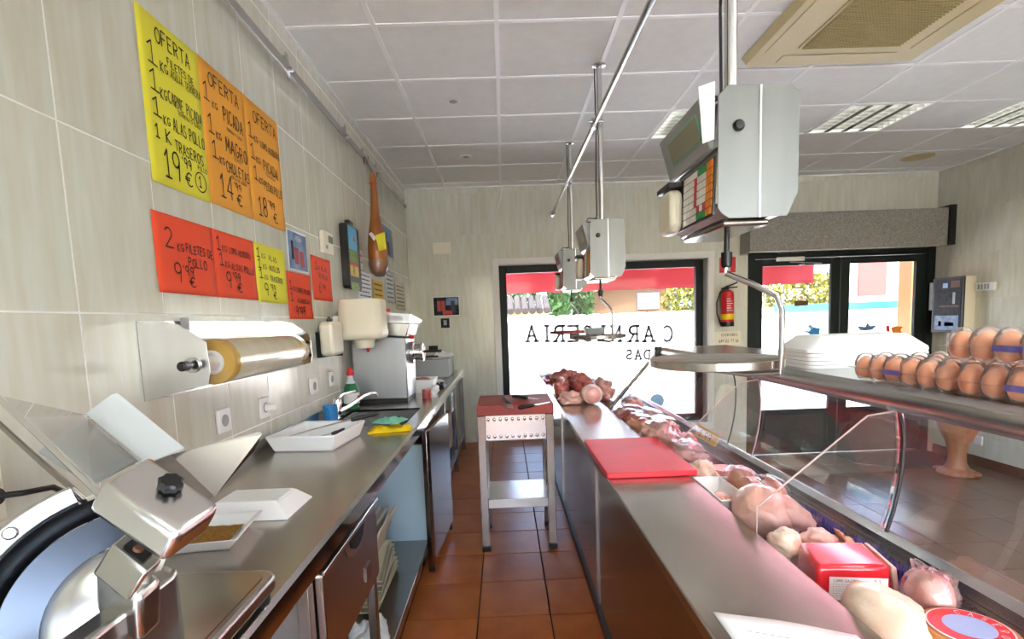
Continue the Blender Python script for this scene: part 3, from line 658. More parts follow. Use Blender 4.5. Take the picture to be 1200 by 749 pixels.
def circle_rows(o, y0, z0, r, th=.004):
    lb = MB(); pts = [Vector((XL+.0062, y0+r*math.cos(a*math.pi/10), z0+r*math.sin(a*math.pi/10))) for a in range(20)]
    for a, c in zip(pts, pts[1:]+pts[:1]):
        d = (c-a).normalized(); w = WN.cross(d)*th/2; lb.add([a-w, c-w, c+w, a+w], [(0, 1, 2, 3)])
    lb.build('ring_mark', 'ink', o, smooth=0)
p1 = sheet_on_left('offer_poster', 1.632, 1.945, 1.803, 2.30, 'paper_ye', 'large yellow handwritten offer poster pricing 19.99 euro', 'poster', [
    ('OFERTA', .26, .86, .085, .56), ('1', .12, .70, .13, .12), ('KG', .30, .70, .055, .14), ('FILETES DE', .42, .765, .045, .45), ('AGUJA TERNERA', .46, .70, .05, .52),
    ('1', .12, .545, .12, .11), ('KG', .26, .53, .06, .12), ('CARNE PICADA', .38, .53, .07, .58), ('TERNERA O CERDO', .52, .49, .025, .42, .6),
    ('1', .12, .40, .105, .11), ('KG', .27, .38, .05, .12), ('ALAS POLLO', .42, .37, .075, .55), ('1 K', .12, .27, .08, .24), ('TRASEROS', .42, .25, .065, .50), ('POLLO', .80, .195, .03, .17, .7),
    ('19', .22, .06, .17, .26, 1.3), ("'99", .52, .17, .06, .16), ('€', .56, .055, .085, .12), ('1', .80, .08, .07, .04)])
circle_rows(p1, 1.632+.313*.83, 1.803+.497*.115, .032)
sheet_on_left('offer_poster', 1.945, 2.268, 1.808, 2.303, 'paper_am', 'tall amber handwritten offer poster pricing 14.99 euro', 'poster', [
    ('OFERTA', .18, .85, .09, .66), ('1', .06, .72, .12, .10), ('KG', .22, .70, .045, .13), ('PICADA', .45, .66, .10, .45), ('TERNERA Y CERDO', .5, .60, .022, .36, .6),
    ('1', .10, .50, .13, .10), ('KG', .25, .49, .05, .13), ('MAGRO', .45, .44, .10, .50), ('CERDO', .62, .405, .022, .18, .6), ('1', .14, .335, .12, .10), ('KG', .28, .32, .05, .13), ('CHULETAS', .42, .29, .08, .55), ('AGUJA DE CERDO', .5, .25, .022, .38, .6),
    ('14', .25, .08, .17, .28, 1.2), ("'99", .56, .18, .05, .18), ('€', .62, .06, .085, .13)])
sheet_on_left('offer_poster', 2.270, 2.595, 1.810, 2.303, 'paper_am', 'narrower amber handwritten offer poster pricing 18.99 euro', 'poster', [
    ('OFERTA', .22, .84, .09, .68), ('1', .06, .68, .12, .10), ('KG', .20, .67, .05, .13), ('LOMO ADOBADO', .38, .66, .055, .56), ('1', .08, .51, .12, .10), ('KG', .22, .50, .05, .13), ('PICADA', .42, .47, .085, .44), ('TERNERA', .46, .43, .022, .3, .6),
    ('1', .12, .345, .11, .10), ('KG', .26, .335, .05, .13), ('PECHO POLLO', .40, .31, .07, .55), ('18', .18, .06, .16, .26, 1.2), ("'99", .48, .16, .06, .2), ('€', .62, .04, .085, .13)])
sheet_on_left('offer_sheet', 1.611, 1.937, 1.476, 1.716, 'paper_or', 'wide orange offer sheet for two kilos of chicken fillets', 'poster', [
    ('2', .16, .60, .24, .12), ('KG', .34, .56, .10, .12), ('FILETES DE', .48, .57, .11, .48), ('POLLO', .50, .38, .12, .32), ('9', .26, .16, .24, .12), ("'99", .40, .26, .12, .18), ('€', .50, .10, .13, .10)])
sheet_on_left('offer_sheet', 1.939, 2.250, 1.476, 1.716, 'paper_or', 'orange offer sheet listing wings between the chicken fillet and yellow sheets', 'poster', [
    ('1', .06, .70, .20, .08), ('KG', .18, .70, .09, .12), ('LOMO ADOBADO', .34, .70, .09, .52), ('1', .10, .48, .18, .08), ('KG', .22, .47, .09, .12), ('ALITAS POLLO', .36, .45, .10, .56), ('9', .22, .16, .24, .12), ("'99", .38, .28, .13, .18), ('€', .48, .10, .14, .11)])
sheet_on_left('offer_sheet', 2.252, 2.560, 1.470, 1.716, 'paper_ye', 'small yellow offer sheet beside the orange ones', 'poster', [
    ('1', .06, .76, .15, .08), ('KG', .20, .76, .08, .13), ('ALAS', .42, .75, .09, .26), ('1', .08, .58, .15, .08), ('KG', .22, .58, .08, .13), ('MUSLOS', .42, .57, .09, .34), ('1', .10, .41, .15, .08), ('KG', .24, .40, .08, .13), ('TRASEROS', .42, .39, .09, .42),
    ('9', .22, .13, .20, .12), ("'99", .40, .22, .11, .18), ('€', .50, .07, .12, .11)])
sheet_on_left('offer_sheet', 2.565, 2.88, 1.40, 1.628, 'paper_or', 'orange offer sheet hanging below the blue photograph', 'poster', [
    ('1', .08, .62, .18, .08), ('KG', .20, .60, .09, .12), ('CARNE PICADA', .34, .58, .10, .58), ('1', .10, .38, .18, .08), ('ALBONDIGAS', .34, .36, .09, .55), ("9'99", .26, .08, .20, .40)])
sheet_on_left('offer_sheet', 2.91, 3.225, 1.505, 1.745, 'paper_or', 'orange offer sheet below the white thermostat', 'poster', [
    ('1', .16, .70, .16, .08), ('KG', .28, .70, .08, .12), ('ALAS', .46, .70, .10, .30), ('DE POLLO', .32, .52, .10, .44), ('6', .28, .18, .24, .12), ("'99", .46, .26, .12, .18)])
ph = sheet_on_left('wall_photograph', 2.60, 2.855, 1.634, 1.834, 'paper', 'glossy blue photograph pinned above an orange sheet', 'photograph', [])
def panel_l(name, y0, y1, z0, z1, m, parent, d=.0066, t=.0006):
    b = MB(); b.box(XL+d, XL+d+t, y0, y1, z0, z1); return b.build(name, m, parent, smooth=0)
panel_l('picture', 2.61, 2.845, 1.644, 1.824, 'photo_blue', ph); panel_l('red_figure', 2.68, 2.73, 1.67, 1.75, 'photo_red', ph, .0074); panel_l('red_figure', 2.75, 2.80, 1.66, 1.74, 'photo_red', ph, .0074); panel_l('dark_figure', 2.64, 2.67, 1.69, 1.78, 'photo_dark', ph, .0074)
lb = MB(); write(lb, 'FERIA', (XL+.0082, 2.70, 1.785), WR, WU, WN, .022, .004); lb.build('lettering', 'paper', ph, smooth=0, kind='stuff')
# thermostat
th_ = thing('thermostat', (XL, 3.16, 1.77), 'small cream wall thermostat above an orange sheet', 'thermostat')
b = MB(); b.box(XL+.001, XL+.028, 3.075, 3.245, 1.775, 1.90); b.build('case', 'cream', th_, bevel=.005)
b = MB(); b.box(XL+.0285, XL+.030, 3.15, 3.23, 1.84, 1.88); b.build('display', 'lcd', th_)
b = MB(); b.box(XL+.0285, XL+.031, 3.10, 3.13, 1.80, 1.82); b.build('button', 'grey_plastic', th_)
# painted bottle plaque
pq = thing('painted_plaque', (-1.0, 3.6, 1.6), 'tall black plaque with a painted landscape beside the hanging ham', 'plaque')
b = MB(); b.prism([(XL+.002, y, z) for y, z in rpoly(3.46, 3.74, 1.60, 2.01, .02)], (.05, 0, 0)); b.build('backing', 'black', pq, bevel=.006)
b = MB(); b.box(XL+.01, XL+.045, 3.55, 3.65, 2.01, 2.045); b.build('top_knob', 'black', pq, bevel=.01)
for (z0, z1, m, n) in ((1.87, 2.02, 'print_sky', 'sky_print'), (1.79, 1.868, 'print_green', 'field_print'), (1.77, 1.788, 'red', 'red_band'), (1.70, 1.768, 'print_yellow', 'yellow_label'), (1.61, 1.66, 'print_green', 'grass_print')):
    b = MB(); b.box(XL+.0525, XL+.054, 3.475, 3.67, z0-.02, z1-.02); b.build(n, m, pq)
b = MB(); b.lathe((XL+.0542, 3.60, 1.925), (1, 0, 0), [(.018, 0), (.018, .001)], 12); b.build('balloon_print', 'red', pq)
lb = MB(); write(lb, 'R', (XL+.0545, 3.545, 1.69), WR, WU, WN, .05, .008); lb.build('emblem', 'ink', pq, smooth=0)
# steel hanging rail
rl = thing('meat_rail', (-.97, 4.0, 2.58), 'flat steel hanging rail high along the tiled wall', 'rail')
b = MB(); b.prism([(-.968, 1.2, 2.545), (-.960, 1.2, 2.545), (-.960, 1.2, 2.587), (-.968, 1.2, 2.587)], (0, 4.48, 0)); b.build('bar', 'steel', rl)
for y in (1.6, 2.66, 3.58, 4.02, 4.42, 5.62):
    b = MB(); b.box(-.972, -.969, y-.018, y+.018, 2.52, 2.64); b.box(XL+.001, -.972, y-.012, y+.012, 2.60, 2.625); b.build('bracket', 'steel', rl)
    b = MB(); b.cyl((-.962, y, 2.566), (-.944, y, 2.566), .010, seg=6); b.build('bolt', 'steel_bright', rl)
# ham
hx, hy = -.925, 4.08
hm = thing('cured_ham', (hx, hy, 1.72), 'brown cured ham hanging from the steel rail', 'ham')
prof = [(2.475, .018, 0), (2.45, .030, 0), (2.41, .027, .004), (2.34, .032, .004), (2.26, .036, 0), (2.17, .043, -.003), (2.09, .058, 0), (2.01, .078, .006), (1.93, .088, .012), (1.86, .090, .016), (1.80, .084, .018), (1.755, .066, .018), (1.73, .036, .018)]
b = MB(); seg = 18; vs = []; fs = []
for z, r, o in prof:
    for k in range(seg): a = 2*math.pi*k/seg; vs.append((hx+.8*r*math.cos(a), hy+o+1.05*r*math.sin(a), z))
for i in range(len(prof)-1):
    for k in range(seg): fs.append((i*seg+k, (i+1)*seg+k, (i+1)*seg+(k+1) % seg, i*seg+(k+1) % seg))
fs += [tuple(range(seg)), tuple(range((len(prof)-1)*seg, len(prof)*seg))[::-1]]
b.add(vs, fs); b.build('body', 'ham_skin', hm, smooth=60)
b = MB(); b.tube([(hx, hy, 2.475), (hx-.01, hy, 2.51), (-.955, hy, 2.545), (-.95, hy+.01, 2.592), (-.972, hy, 2.594)], .005, 6); b.build('hook', 'steel', hm)
b = MB(); b.tube([(hx+.026*math.cos(a*.7), hy+.028*math.sin(a*.7), 2.40+.004*math.sin(a)) for a in range(9)], .005, 6, closed=True); b.build('red_cord', 'red', hm)
b = MB(); b.prism([px(u, v, Y=3.965) for u, v in ((440, 276), (450, 272), (452, 292), (444, 294))], (.003, .012, 0)); tg = b.build('price_tag', 'paper_ye', hm, smooth=0, bevel=0)
b = MB(); b.prism([px(u, v, Y=3.975) for u, v in ((432, 274), (435, 272), (441, 279), (438, 282))], (0, .012, 0)); b.build('paper_tag', 'paper', hm, smooth=0)
b = MB(); b.lathe((hx, hy+.017, 1.724), (0, 0, 1), [(.04, 0), (.078, .03), (.090, .08), (.090, .115)], 16, cap=False, squash=(1.05, .85)); b.build('drip_cup', 'cling', hm)
# papers further along
bp = sheet_on_left('landscape_poster', 4.58, 5.15, 1.95, 2.24, 'paper', 'blue landscape poster partly behind the hanging ham', 'poster', [])
panel_l('picture', 4.60, 5.10, 1.97, 2.225, 'photo_blue', bp); panel_l('brown_figure', 4.68, 4.95, 1.985, 2.10, 'brown', bp, .0074)
def note(y0, y1, z0, z1, m, label, n=6, ink='ink_soft', cat='notice'):
    o = sheet_on_left('wall_notice', y0, y1, z0, z1, m, label, cat, [])
    lb = MB(); h = (z1-z0)/(n+1)
    for k in range(n):
        z = z1-h*(k+1); x = y0+(y1-y0)*.12; rs = random.Random(k)
        while x < y1-(y1-y0)*.2:
            w = rs.uniform(.03, .09)*(y1-y0)/.3; w = min(w, y1-(y1-y0)*.1-x); lb.box(XL+.0064, XL+.0068, x, x+w, z, z+h*.28); x += w+.012
    lb.build('print', ink, o, smooth=0)
    return o
note(3.80, 4.20, 1.51, 1.75, 'paper', 'white printed notice sheet below the hanging ham', 7)
note(4.25, 4.60, 1.47, 1.72, 'paper_gold', 'golden paper notice beneath the ham tip', 5)
note(4.72, 5.06, 1.56, 1.83, 'paper', 'white certificate under the blue landscape poster', 6)
note(5.12, 5.60, 1.50, 1.76, 'ivory', 'pale calendar grid sheet next to the wall corner', 6)
note(3.82, 3.98, 1.76, 1.90, 'paper', 'small photo card beside the painted plaque', 2, 'photo_red')
# clear notice of sockets
def socket(y, z, label, w=.085, h=.085, m='white', plug=False):
    t = thing('wall_socket', (XL, y, z-h/2), label, 'socket', None)
    b = MB(); b.box(XL+.0008, XL+.012, y-w/2, y+w/2, z-h/2, z+h/2); b.build('plate', m, t, bevel=.004)
    b = MB(); b.lathe((XL+.0121, y, z), (1, 0, 0), [(.022, 0), (.022, .002), (.019, .002), (.017, -.002)], 16); b.build('well', 'grey_plastic', t)
    return t
socket(1.893, 1.036, 'white wall socket nearest the cling film roll'); s2 = socket(2.218, 1.03, 'white wall socket with a short plug above the white tray')
b = MB(); b.cyl((XL+.0145, 2.218, 1.03), (XL+.05, 2.218, 1.03), .017, .012); b.build('plug', 'white', s2)
socket(2.801, 1.05, 'white switch plate left of the narrow one above the blue mug', .10, .09)
socket(3.09, 1.055, 'narrow white switch plate beside the meat mincer', .06, .085)
s1 = socket(.985, 1.06, 'cream wall socket holding a black plug behind the slicer', .13, .13, 'cream')
b = MB(); b.cyl((XL+.0145, .985, 1.06), (XL+.06, .985, 1.06), .019, .016); b.tube([(XL+.05, .985, 1.06), (XL+.075, 1.02, 1.055), (XL+.09, 1.07, 1.05), (XL+.10, 1.13, 1.0), (XL+.10, 1.16, .862)], .006, 8); b.build('plug', 'black', s1)
# cling film dispenser
fd = thing('film_dispenser', (XL, 1.87, 1.17), 'wall bracket of bent steel holding a wide roll of cling film', 'film dispenser')
FY0, FY1, RX, RZ = 1.50, 2.30, -.875, 1.262
shape = [(XL+.003, 1.165), (-.835, 1.205), (-.828, 1.24), (-.832, 1.325), (-.90, 1.375), (XL+.06, 1.39), (XL+.003, 1.385)]
for y, n in ((FY0, 'end_plate'), (FY1, 'end_plate')):
    b = MB(); b.prism([(x, y, z) for x, z in shape], (0, .002, 0)); b.build(n, 'steel_bright' if y == FY0 else 'mirror_steel', fd, smooth=0)
b = MB(); b.box(XL+.0008, XL+.0028, FY0, FY1, 1.165, 1.39); b.build('back_plate', 'back_steel', fd, smooth=0)
b = MB(); b.cyl((RX, FY0+.04, RZ), (RX, FY1-.03, RZ), .0235, seg=20); b.build('core_tube', 'core', fd)
b = MB(); b.lathe((RX, 1.60, RZ), (0, 1, 0), [(.036, 0), (.066, 0), (.068, .003), (.0682, .04)], 40, cap=False); b.build('roll_end', 'film', fd)
b = MB(); b.lathe((RX, 1.64, RZ), (0, 1, 0), [(.0682, 0), (.0684, .01), (.0684, .48), (.0682, .49)], 40, cap=False); b.build('film_roll', 'film_pale', fd)
b = MB(); b.lathe((RX, 2.13, RZ), (0, 1, 0), [(.0682, 0), (.068, .077), (.066, .08), (.036, .08)], 40, cap=False); b.build('roll_end', 'film', fd)
b = MB(); b.lathe((RX, 1.599, RZ), (0, 1, 0), [(.024, 0), (.036, 0), (.036, .004), (.024, .004)], 32, cap=False); b.build('core_ring', 'core', fd)
b = MB(); b.cyl((RX, FY0-.02, RZ), (RX, 1.60, RZ), .006, seg=10); b.build('axle', 'steel', fd)
b = MB(); b.lathe((RX, FY0-.055, RZ), (0, 1, 0), [(.008, 0), (.0135, .004), (.0135, .028), (.008, .036)], 14); b.build('knob', 'black', fd)
b = MB(); b.lathe((RX, FY0-.008, RZ), (0, 1, 0), [(.022, 0), (.022, .006)], 14); b.build('washer', 'steel', fd)
b = MB(); b.box(XL+.004, XL+.02, 1.70, 1.72, 1.36, 1.40); b.build('clip', 'grey_plastic', fd)
# soap bottle on a holder
sp_ = thing('soap_dispenser', (-.98, 2.98, 1.19), 'white wall soap dispenser with black nozzle by the film roll', 'dispenser')
b = MB(); b.prism([(-.99, y, z) for y, z in rpoly(2.87, 3.06, 1.20, 1.385, .03)], (.075, 0, 0)); b.build('bottle', 'cream', sp_, bevel=.018, seg=3)
b = MB(); b.lathe((-.953, 2.94, 1.385), (0, 0, 1), [(.014, 0), (.014, .012), (.008, .016), (.008, .025)], 12); b.build('nozzle', 'black', sp_)
b = MB(); b.box(XL+.001, -.991, 2.90, 3.08, 1.19, 1.33); b.box(-.99, -.93, 3.062, 3.072, 1.19, 1.30); b.build('holder', 'dark_frame', sp_)
# paper towel dispenser
pt = thing('towel_dispenser', (-.87, 3.3, 1.22), 'cream centre-pull paper towel dispenser next to the soap', 'dispenser')
cx_, cy_ = -.85, 3.26
def sq(w, z): return [(cx_+x*w, cy_+y*w, z) for x, y in rpoly(-.13, .13, -.13, .13, .07, 6)]
rings = [sq(.50, 1.508), sq(.93, 1.512), sq(.98, 1.50), sq(1.0, 1.33), sq(1.02, 1.325), sq(1.02, 1.30), sq(.97, 1.285), sq(.9, 1.275), sq(.5, 1.272)]
b = MB(); n = len(rings[0]); b.add([p for r in rings for p in r], [(i*n+k, (i+1)*n+k, (i+1)*n+(k+1) % n, i*n+(k+1) % n) for i in range(len(rings)-1) for k in range(n)]+[tuple(range(n)), tuple(range((len(rings)-1)*n, len(rings)*n))[::-1]])
b.build('cover', 'cream', pt, smooth=50)
b = MB(); b.lathe((cx_, cy_, 1.272), (0, 0, -1), [(.062, 0), (.058, .03), (.050, .05), (.030, .053)], 24); b.build('outlet', 'cream', pt)
b = MB(); b.box(XL+.001, cx_-.13, cy_-.05, cy_+.05, 1.28, 1.42); b.build('wall_bracket', 'white', pt, bevel=.006)

# ================================================================== ON THE LEFT WORKTOP
# deep white tray with knife
def tray(name, corners_b, corners_t, z0, z1, m, parent=None, wall=.006, **kw):
    cb = [Vector((x, y, z0)) for x, y in corners_b]; tp = [Vector((x, y, z1)) for x, y in corners_t]
    cc = sum(cb, Vector())/4; ct_ = sum(tp, Vector())/4
    ib = [p+(cc-p).normalized()*wall*2+Vector((0, 0, wall)) for p in cb]; it = [p+(ct_-p).normalized()*wall*2.4 for p in tp]
    b = MB(); b.add(cb+tp+it+ib, [(3, 2, 1, 0)]+[(i, (i+1) % 4, 4+(i+1) % 4, 4+i) for i in range(4)]+[(4+i, 4+(i+1) % 4, 8+(i+1) % 4, 8+i) for i in range(4)]+[(8+i, 8+(i+1) % 4, 12+(i+1) % 4, 12+i) for i in range(4)]+[(12, 13, 14, 15)])
    if 'SOLIDS' in globals():
        q = MB(); q.hexa(cb, tp); solid_add(q)
    return b.build(name, m, parent, bevel=wall*.8, **kw)
def quad(cx, cy, w, d, a):
    ca, sa = math.cos(a), math.sin(a)
    return [(cx+x*w/2*ca-y*d/2*sa, cy+x*w/2*sa+y*d/2*ca) for x, y in ((-1, -1), (1, -1), (1, 1), (-1, 1))]
tray('plastic_tray', quad(-.825, 2.30, .25, .30, -.1), quad(-.825, 2.30, .30, .35, -.1), ZT+.0005, ZT+.07, 'foam', wall=.009, label='deep white plastic tray holding a black-handled knife', cat='tray')
def knife(name, tip, neck, end, wid, label, drop=0, m='steel_bright', hw=.011):
    tip, neck, end = Vector(tip), Vector(neck), Vector(end); d = (neck-tip).normalized(); s = d.cross(Vector((0, 0, 1))).normalized(); n = s.cross(d)
    t = thing(name, tuple((tip+end)/2), label, 'knife')
    b = MB(); b.prism([tip, tip+d*(neck-tip).length*.3-s*wid*.7, neck-s*wid, neck+s*wid*.1], n*.002); b.build('blade', m, t, smooth=0)
    d2 = (end-neck).normalized(); L = (end-neck).length
    b = MB(); b.tube([neck-d2*.006, neck+d2*L*.15, neck+d2*L*.5, neck+d2*L*.85, end], [hw*.75, hw, hw*.85, hw, hw*.8], 10); b.build('handle', 'black', t)
    return t
knife('kitchen_knife', px(338, 512, Z=ZT+.055), px(413, 492, Z=ZT+.088), px(443, 484, Z=ZT+.105), .03, 'long kitchen knife with ribbed black handle resting in the white tray')
knife('boning_knife', px(352, 518, Z=ZT+.03), px(390, 508, Z=ZT+.05), px(404, 503, Z=ZT+.062), .014, 'small boning knife lying inside the white tray', hw=.008)
# blue mug with a brush
mg = thing('blue_mug', (-.955, 2.93, ZT), 'light blue mug holding a teaspoon beside the tap', 'mug')
mp = px(391, 490, Z=ZT); mp = Vector((max(mp.x, -.955), 2.86, ZT))
b = MB(); b.lathe(mp, (0, 0, 1), [(.034, .0005), (.037, .004), (.039, .085), (.036, .085), (.034, .006)], 20); b.build('cup', 'blue', mg)
b = MB(); b.tube([mp+Vector((-.002, -.038, .07)), mp+Vector((0, -.062, .066)), mp+Vector((0, -.064, .03)), mp+Vector((0, -.037, .022))], .005, 6); b.build('handle', 'blue', mg)
b = MB(); b.tube([mp+Vector((.005, .0, .01)), mp+Vector((.02, .012, .12))], .003, 6); b.build('teaspoon', 'steel_bright', mg)
# detergent bottle
bt = thing('detergent_bottle', (-.955, 3.14, ZT), 'green dish soap bottle with red cap behind the tap', 'bottle')
bc = Vector((-.955, 3.27, ZT))
b = MB(); b.lathe(bc, (0, 0, 1), [(.040, .0005), (.046, .006), (.047, .10), (.043, .13), (.030, .155), (.018, .175)], 20); b.build('body', 'bottle_green', bt)
b = MB(); b.lathe(bc, (0, 0, 1), [(.0475, .035), (.0482, .04), (.0482, .095), (.0475, .10)], 20, cap=False); b.build('label_band', 'paper', bt)
b = MB(); b.lathe(bc+Vector((.046, -.012, .068)), (1, -.25, 0), [(.016, 0), (.016, .002)], 14); b.build('emblem', 'red', bt)
b = MB(); b.lathe(bc, (0, 0, 1), [(.030, .157), (.026, .165), (.0205, .176), (.019, .20), (.019, .205)], 16); b.build('shoulder', 'glazed_light', bt)
b = MB(); b.lathe(bc, (0, 0, 1), [(.021, .205), (.022, .225), (.014, .24), (.012, .255)], 16); b.build('cap', 'red', bt)
# tap
tp_ = thing('kitchen_tap', (-.93, 3.02, ZT), 'chrome mixer tap with a long slanted spout over the sink', 'tap')
t0 = Vector((-.955, 2.99, ZT))
b = MB(); b.lathe(t0, (0, 0, 1), [(.028, .0005), (.028, .008), (.022, .012), (.022, .09), (.019, .10), (.006, .102)], 18); b.build('body', 'chrome', tp_)
b = MB(); b.tube([t0+Vector((.01, .0, .03)), t0+Vector((.06, .02, .055)), t0+Vector((.14, .05, .105)), t0+Vector((.18, .06, .118)), t0+Vector((.205, .068, .114)), t0+Vector((.212, .07, .098))], [.013, .012, .011, .011, .011, .012], 10); b.build('spout', 'chrome', tp_)
b = MB(); b.tube([t0+Vector((0, 0, .10)), t0+Vector((.03, .03, .125)), t0+Vector((.09, .06, .135))], [.008, .006, .005], 8); b.build('lever', 'chrome', tp_)
# cloths
def cloth(name, c, w, d, h, m, seed, label, rot=0., zb=ZT):
    def fn(u, v):
        x, y = (u-.5)*w, (v-.5)*d
        e = min(u, 1-u, v, 1-v)
        z = h*(.25+.9*abs(noise.noise(Vector((u*4+seed, v*4, seed)))))*min(1, e*6)+.002
        q = .16*noise.noise(Vector((u*3, v*3, seed+4)))
        x *= 1+q; y *= 1-q; return Vector((c[0]+x*math.cos(rot)-y*math.sin(rot), c[1]+x*math.sin(rot)+y*math.cos(rot), zb+z))
    b = MB(); b.sheet(fn, 22, 22); return b.build(name, m, smooth=80, solid=.002, label=label, cat='cloth')
cloth('yellow_cloth', (-.565, 2.535, 0), .20, .13, .035, 'cloth_yellow', 3, 'crumpled yellow cloth under the green one by the sink', .15)
cloth('green_cloth', (-.565, 2.545, 0), .13, .12, .03, 'teal', 9, 'crumpled mint green cloth on top of the yellow one', -.3, ZT+.040)
# foam trays near the slicer
ft = tray('foam_tray', quad(-.72, 1.475, .18, .12, .0), quad(-.715, 1.465, .25, .19, .0), ZT+.036, ZT+.001, 'foam', wall=.004, label='upturned white foam tray on the steel worktop', cat='tray')
cr = tray('foam_tray', quad(-.775, 1.25, .22, .14, .15), quad(-.775, 1.25, .28, .20, .15), ZT+.0005, ZT+.032, 'foam', wall=.004, label='white foam tray filled with breadcrumbs and seeds', cat='tray')
def crumb(u, v):
    q = quad(-.80, 1.27, .2*(2*abs(u-.5)), .15*(2*abs(v-.5)), .15)
    x, y = (u-.5)*.205, (v-.5)*.125; ca, sa = math.cos(.15), math.sin(.15)
    return Vector((-.775+x*ca-y*sa, 1.25+x*sa+y*ca, ZT+.012+.015*math.sin(math.pi*u)*math.sin(math.pi*v)+.004*noise.noise(Vector((u*9, v*9, 1)))))
b = MB(); b.sheet(crumb, 24, 18); b.build('seed_mix', 'crumbs', label='golden breadcrumb and seed mix heaped in a foam tray', cat='food', kind='stuff', smooth=80)
# mincer
mc = thing('meat_mincer', (-.81, 3.6, ZT), 'large brushed steel meat mincer standing past the sink', 'meat mincer')
b = MB(); b.prism([(x, 3.44, z) for x, z in ((-.985, .875), (-.64, .875), (-.635, 1.27), (-.985, 1.30))], (0, .34, 0)); b.build('housing', 'brushed', mc, bevel=.008)
b = MB(); b.prism([(x, 3.43, z) for x, z in ((-.90, 1.30), (-.628, 1.275), (-.60, 1.36), (-.90, 1.385))], (0, .37, 0)); b.build('upper_body', 'steel', mc, bevel=.006)
b = MB(); b.box(-.98, -.645, 3.45, 3.77, ZT+.001, .875); b.build('base', 'black', mc)
b = MB(); b.add([(-.86, 3.42, 1.375), (-.60, 3.42, 1.362), (-.60, 3.86, 1.362), (-.86, 3.86, 1.375), (-.89, 3.40, 1.45), (-.60, 3.46, 1.42), (-.585, 3.88, 1.38), (-.89, 3.88, 1.46), (-.87, 3.42, 1.445), (-.62, 3.47, 1.415), (-.605, 3.86, 1.376), (-.87, 3.86, 1.455), (-.85, 3.43, 1.382), (-.61, 3.43, 1.37), (-.61, 3.85, 1.37), (-.85, 3.85, 1.382)],
      [(3, 2, 1, 0), (0, 1, 5, 4), (1, 2, 6, 5), (2, 3, 7, 6), (3, 0, 4, 7), (4, 5, 9, 8), (5, 6, 10, 9), (6, 7, 11, 10), (7, 4, 8, 11), (8, 9, 13, 12), (9, 10, 14, 13), (10, 11, 15, 14), (11, 8, 12, 15), (12, 13, 14, 15)]); b.build('feed_pan', 'steel_bright', mc)
b = MB(); b.lathe((-.637, 3.60, 1.165), (1, 0, 0), [(.070, 0), (.075, .01), (.075, .028), (.055, .032), (.055, .07), (.062, .074), (.062, .09), (.050, .094)], 28); b.build('mincing_head', 'chrome', mc)
b = MB(); b.lathe((-.547, 3.60, 1.165), (1, 0, 0), [(.046, 0), (.046, .006)], 24); b.build('plate', 'red', mc)
b = MB(); b.cyl((-.55, 3.57, 1.17), (-.42, 3.56, 1.172), .009, seg=10); b.build('crank_grip', 'black', mc)
b = MB(); b.box(-.885, -.865, 3.425, 3.439, 1.225, 1.262); b.build('start_button', 'green', mc, bevel=.003)
b = MB(); b.box(-.885, -.865, 3.425, 3.439, 1.188, 1.222); b.build('stop_button', 'red', mc, bevel=.003)
b = MB(); b.lathe((-.62, 3.60, 1.255), (0, 0, 1), [(.010, 0), (.016, .01), (.016, .022), (.008, .028)], 12); b.build('lock_knob', 'red', mc)
# things around the mincer
tray('foam_tray', quad(-.625, 3.98, .16, .20, 0), quad(-.625, 3.98, .20, .25, 0), ZT+.0005, ZT+.10, 'white', wall=.005, label='white tub of pink minced meat next to the mincer', cat='tub')
b = MB(); b.ball((-.625, 3.97, ZT+.075), (.07, .09, .032), 18, 10, .25, 3, 2); b.build('minced_meat', 'meat_red', label='pink minced meat filling the white tub', cat='meat')
b = MB(); b.lathe((-.545, 3.62, ZT+.0005), (0, 0, 1), [(.030, 0), (.032, .004), (.032, .055), (.026, .06)], 16); b.build('red_jar', 'meat_dark', label='small jar of red paste beside the mincer', cat='jar')
b = MB(); b.ball((-.498, 3.72, ZT+.046), (.028, .045, .03), 14, 10, .35, 3, 8); b.build('crumpled_wrap', 'foam', label='crumpled white wrapper beside the red jar', cat='wrapper')
gb = thing('grey_toolbox', (-.72, 5.1, ZT), 'grey metal box with a black handle at the worktop end', 'box')
b = MB(); b.box(-.93, -.53, 4.98, 5.45, ZT+.001, 1.02); b.build('body', 'grey_plastic', gb, bevel=.006)
b = MB(); b.box(-.94, -.52, 4.97, 5.46, 1.02, 1.035); b.build('lid', 'steel_bright', gb, bevel=.004)
b = MB(); b.tube([(-.86, 4.96, 1.045), (-.62, 4.95, 1.05)], .009, 8); b.build('handle', 'black', gb)
cloth('white_rag', (-.72, 4.55, 0), .34, .26, .06, 'white', 14, 'crumpled white rag in front of the grey box')
cloth('black_strap', (-.53, 4.20, 0), .10, .20, .05, 'black', 21, 'black strap lying beside the white rag')
cloth('clear_bag', (-.60, 5.2, 0), .20, .20, .05, 'paper', 5, 'crumpled pale bag on top of the grey box', 0, 1.036)
sheet_on_left('orange_notice', 4.55, 4.85, 1.36, 1.50, 'paper_or', 'small orange notice behind the mincer pan', 'notice', [])
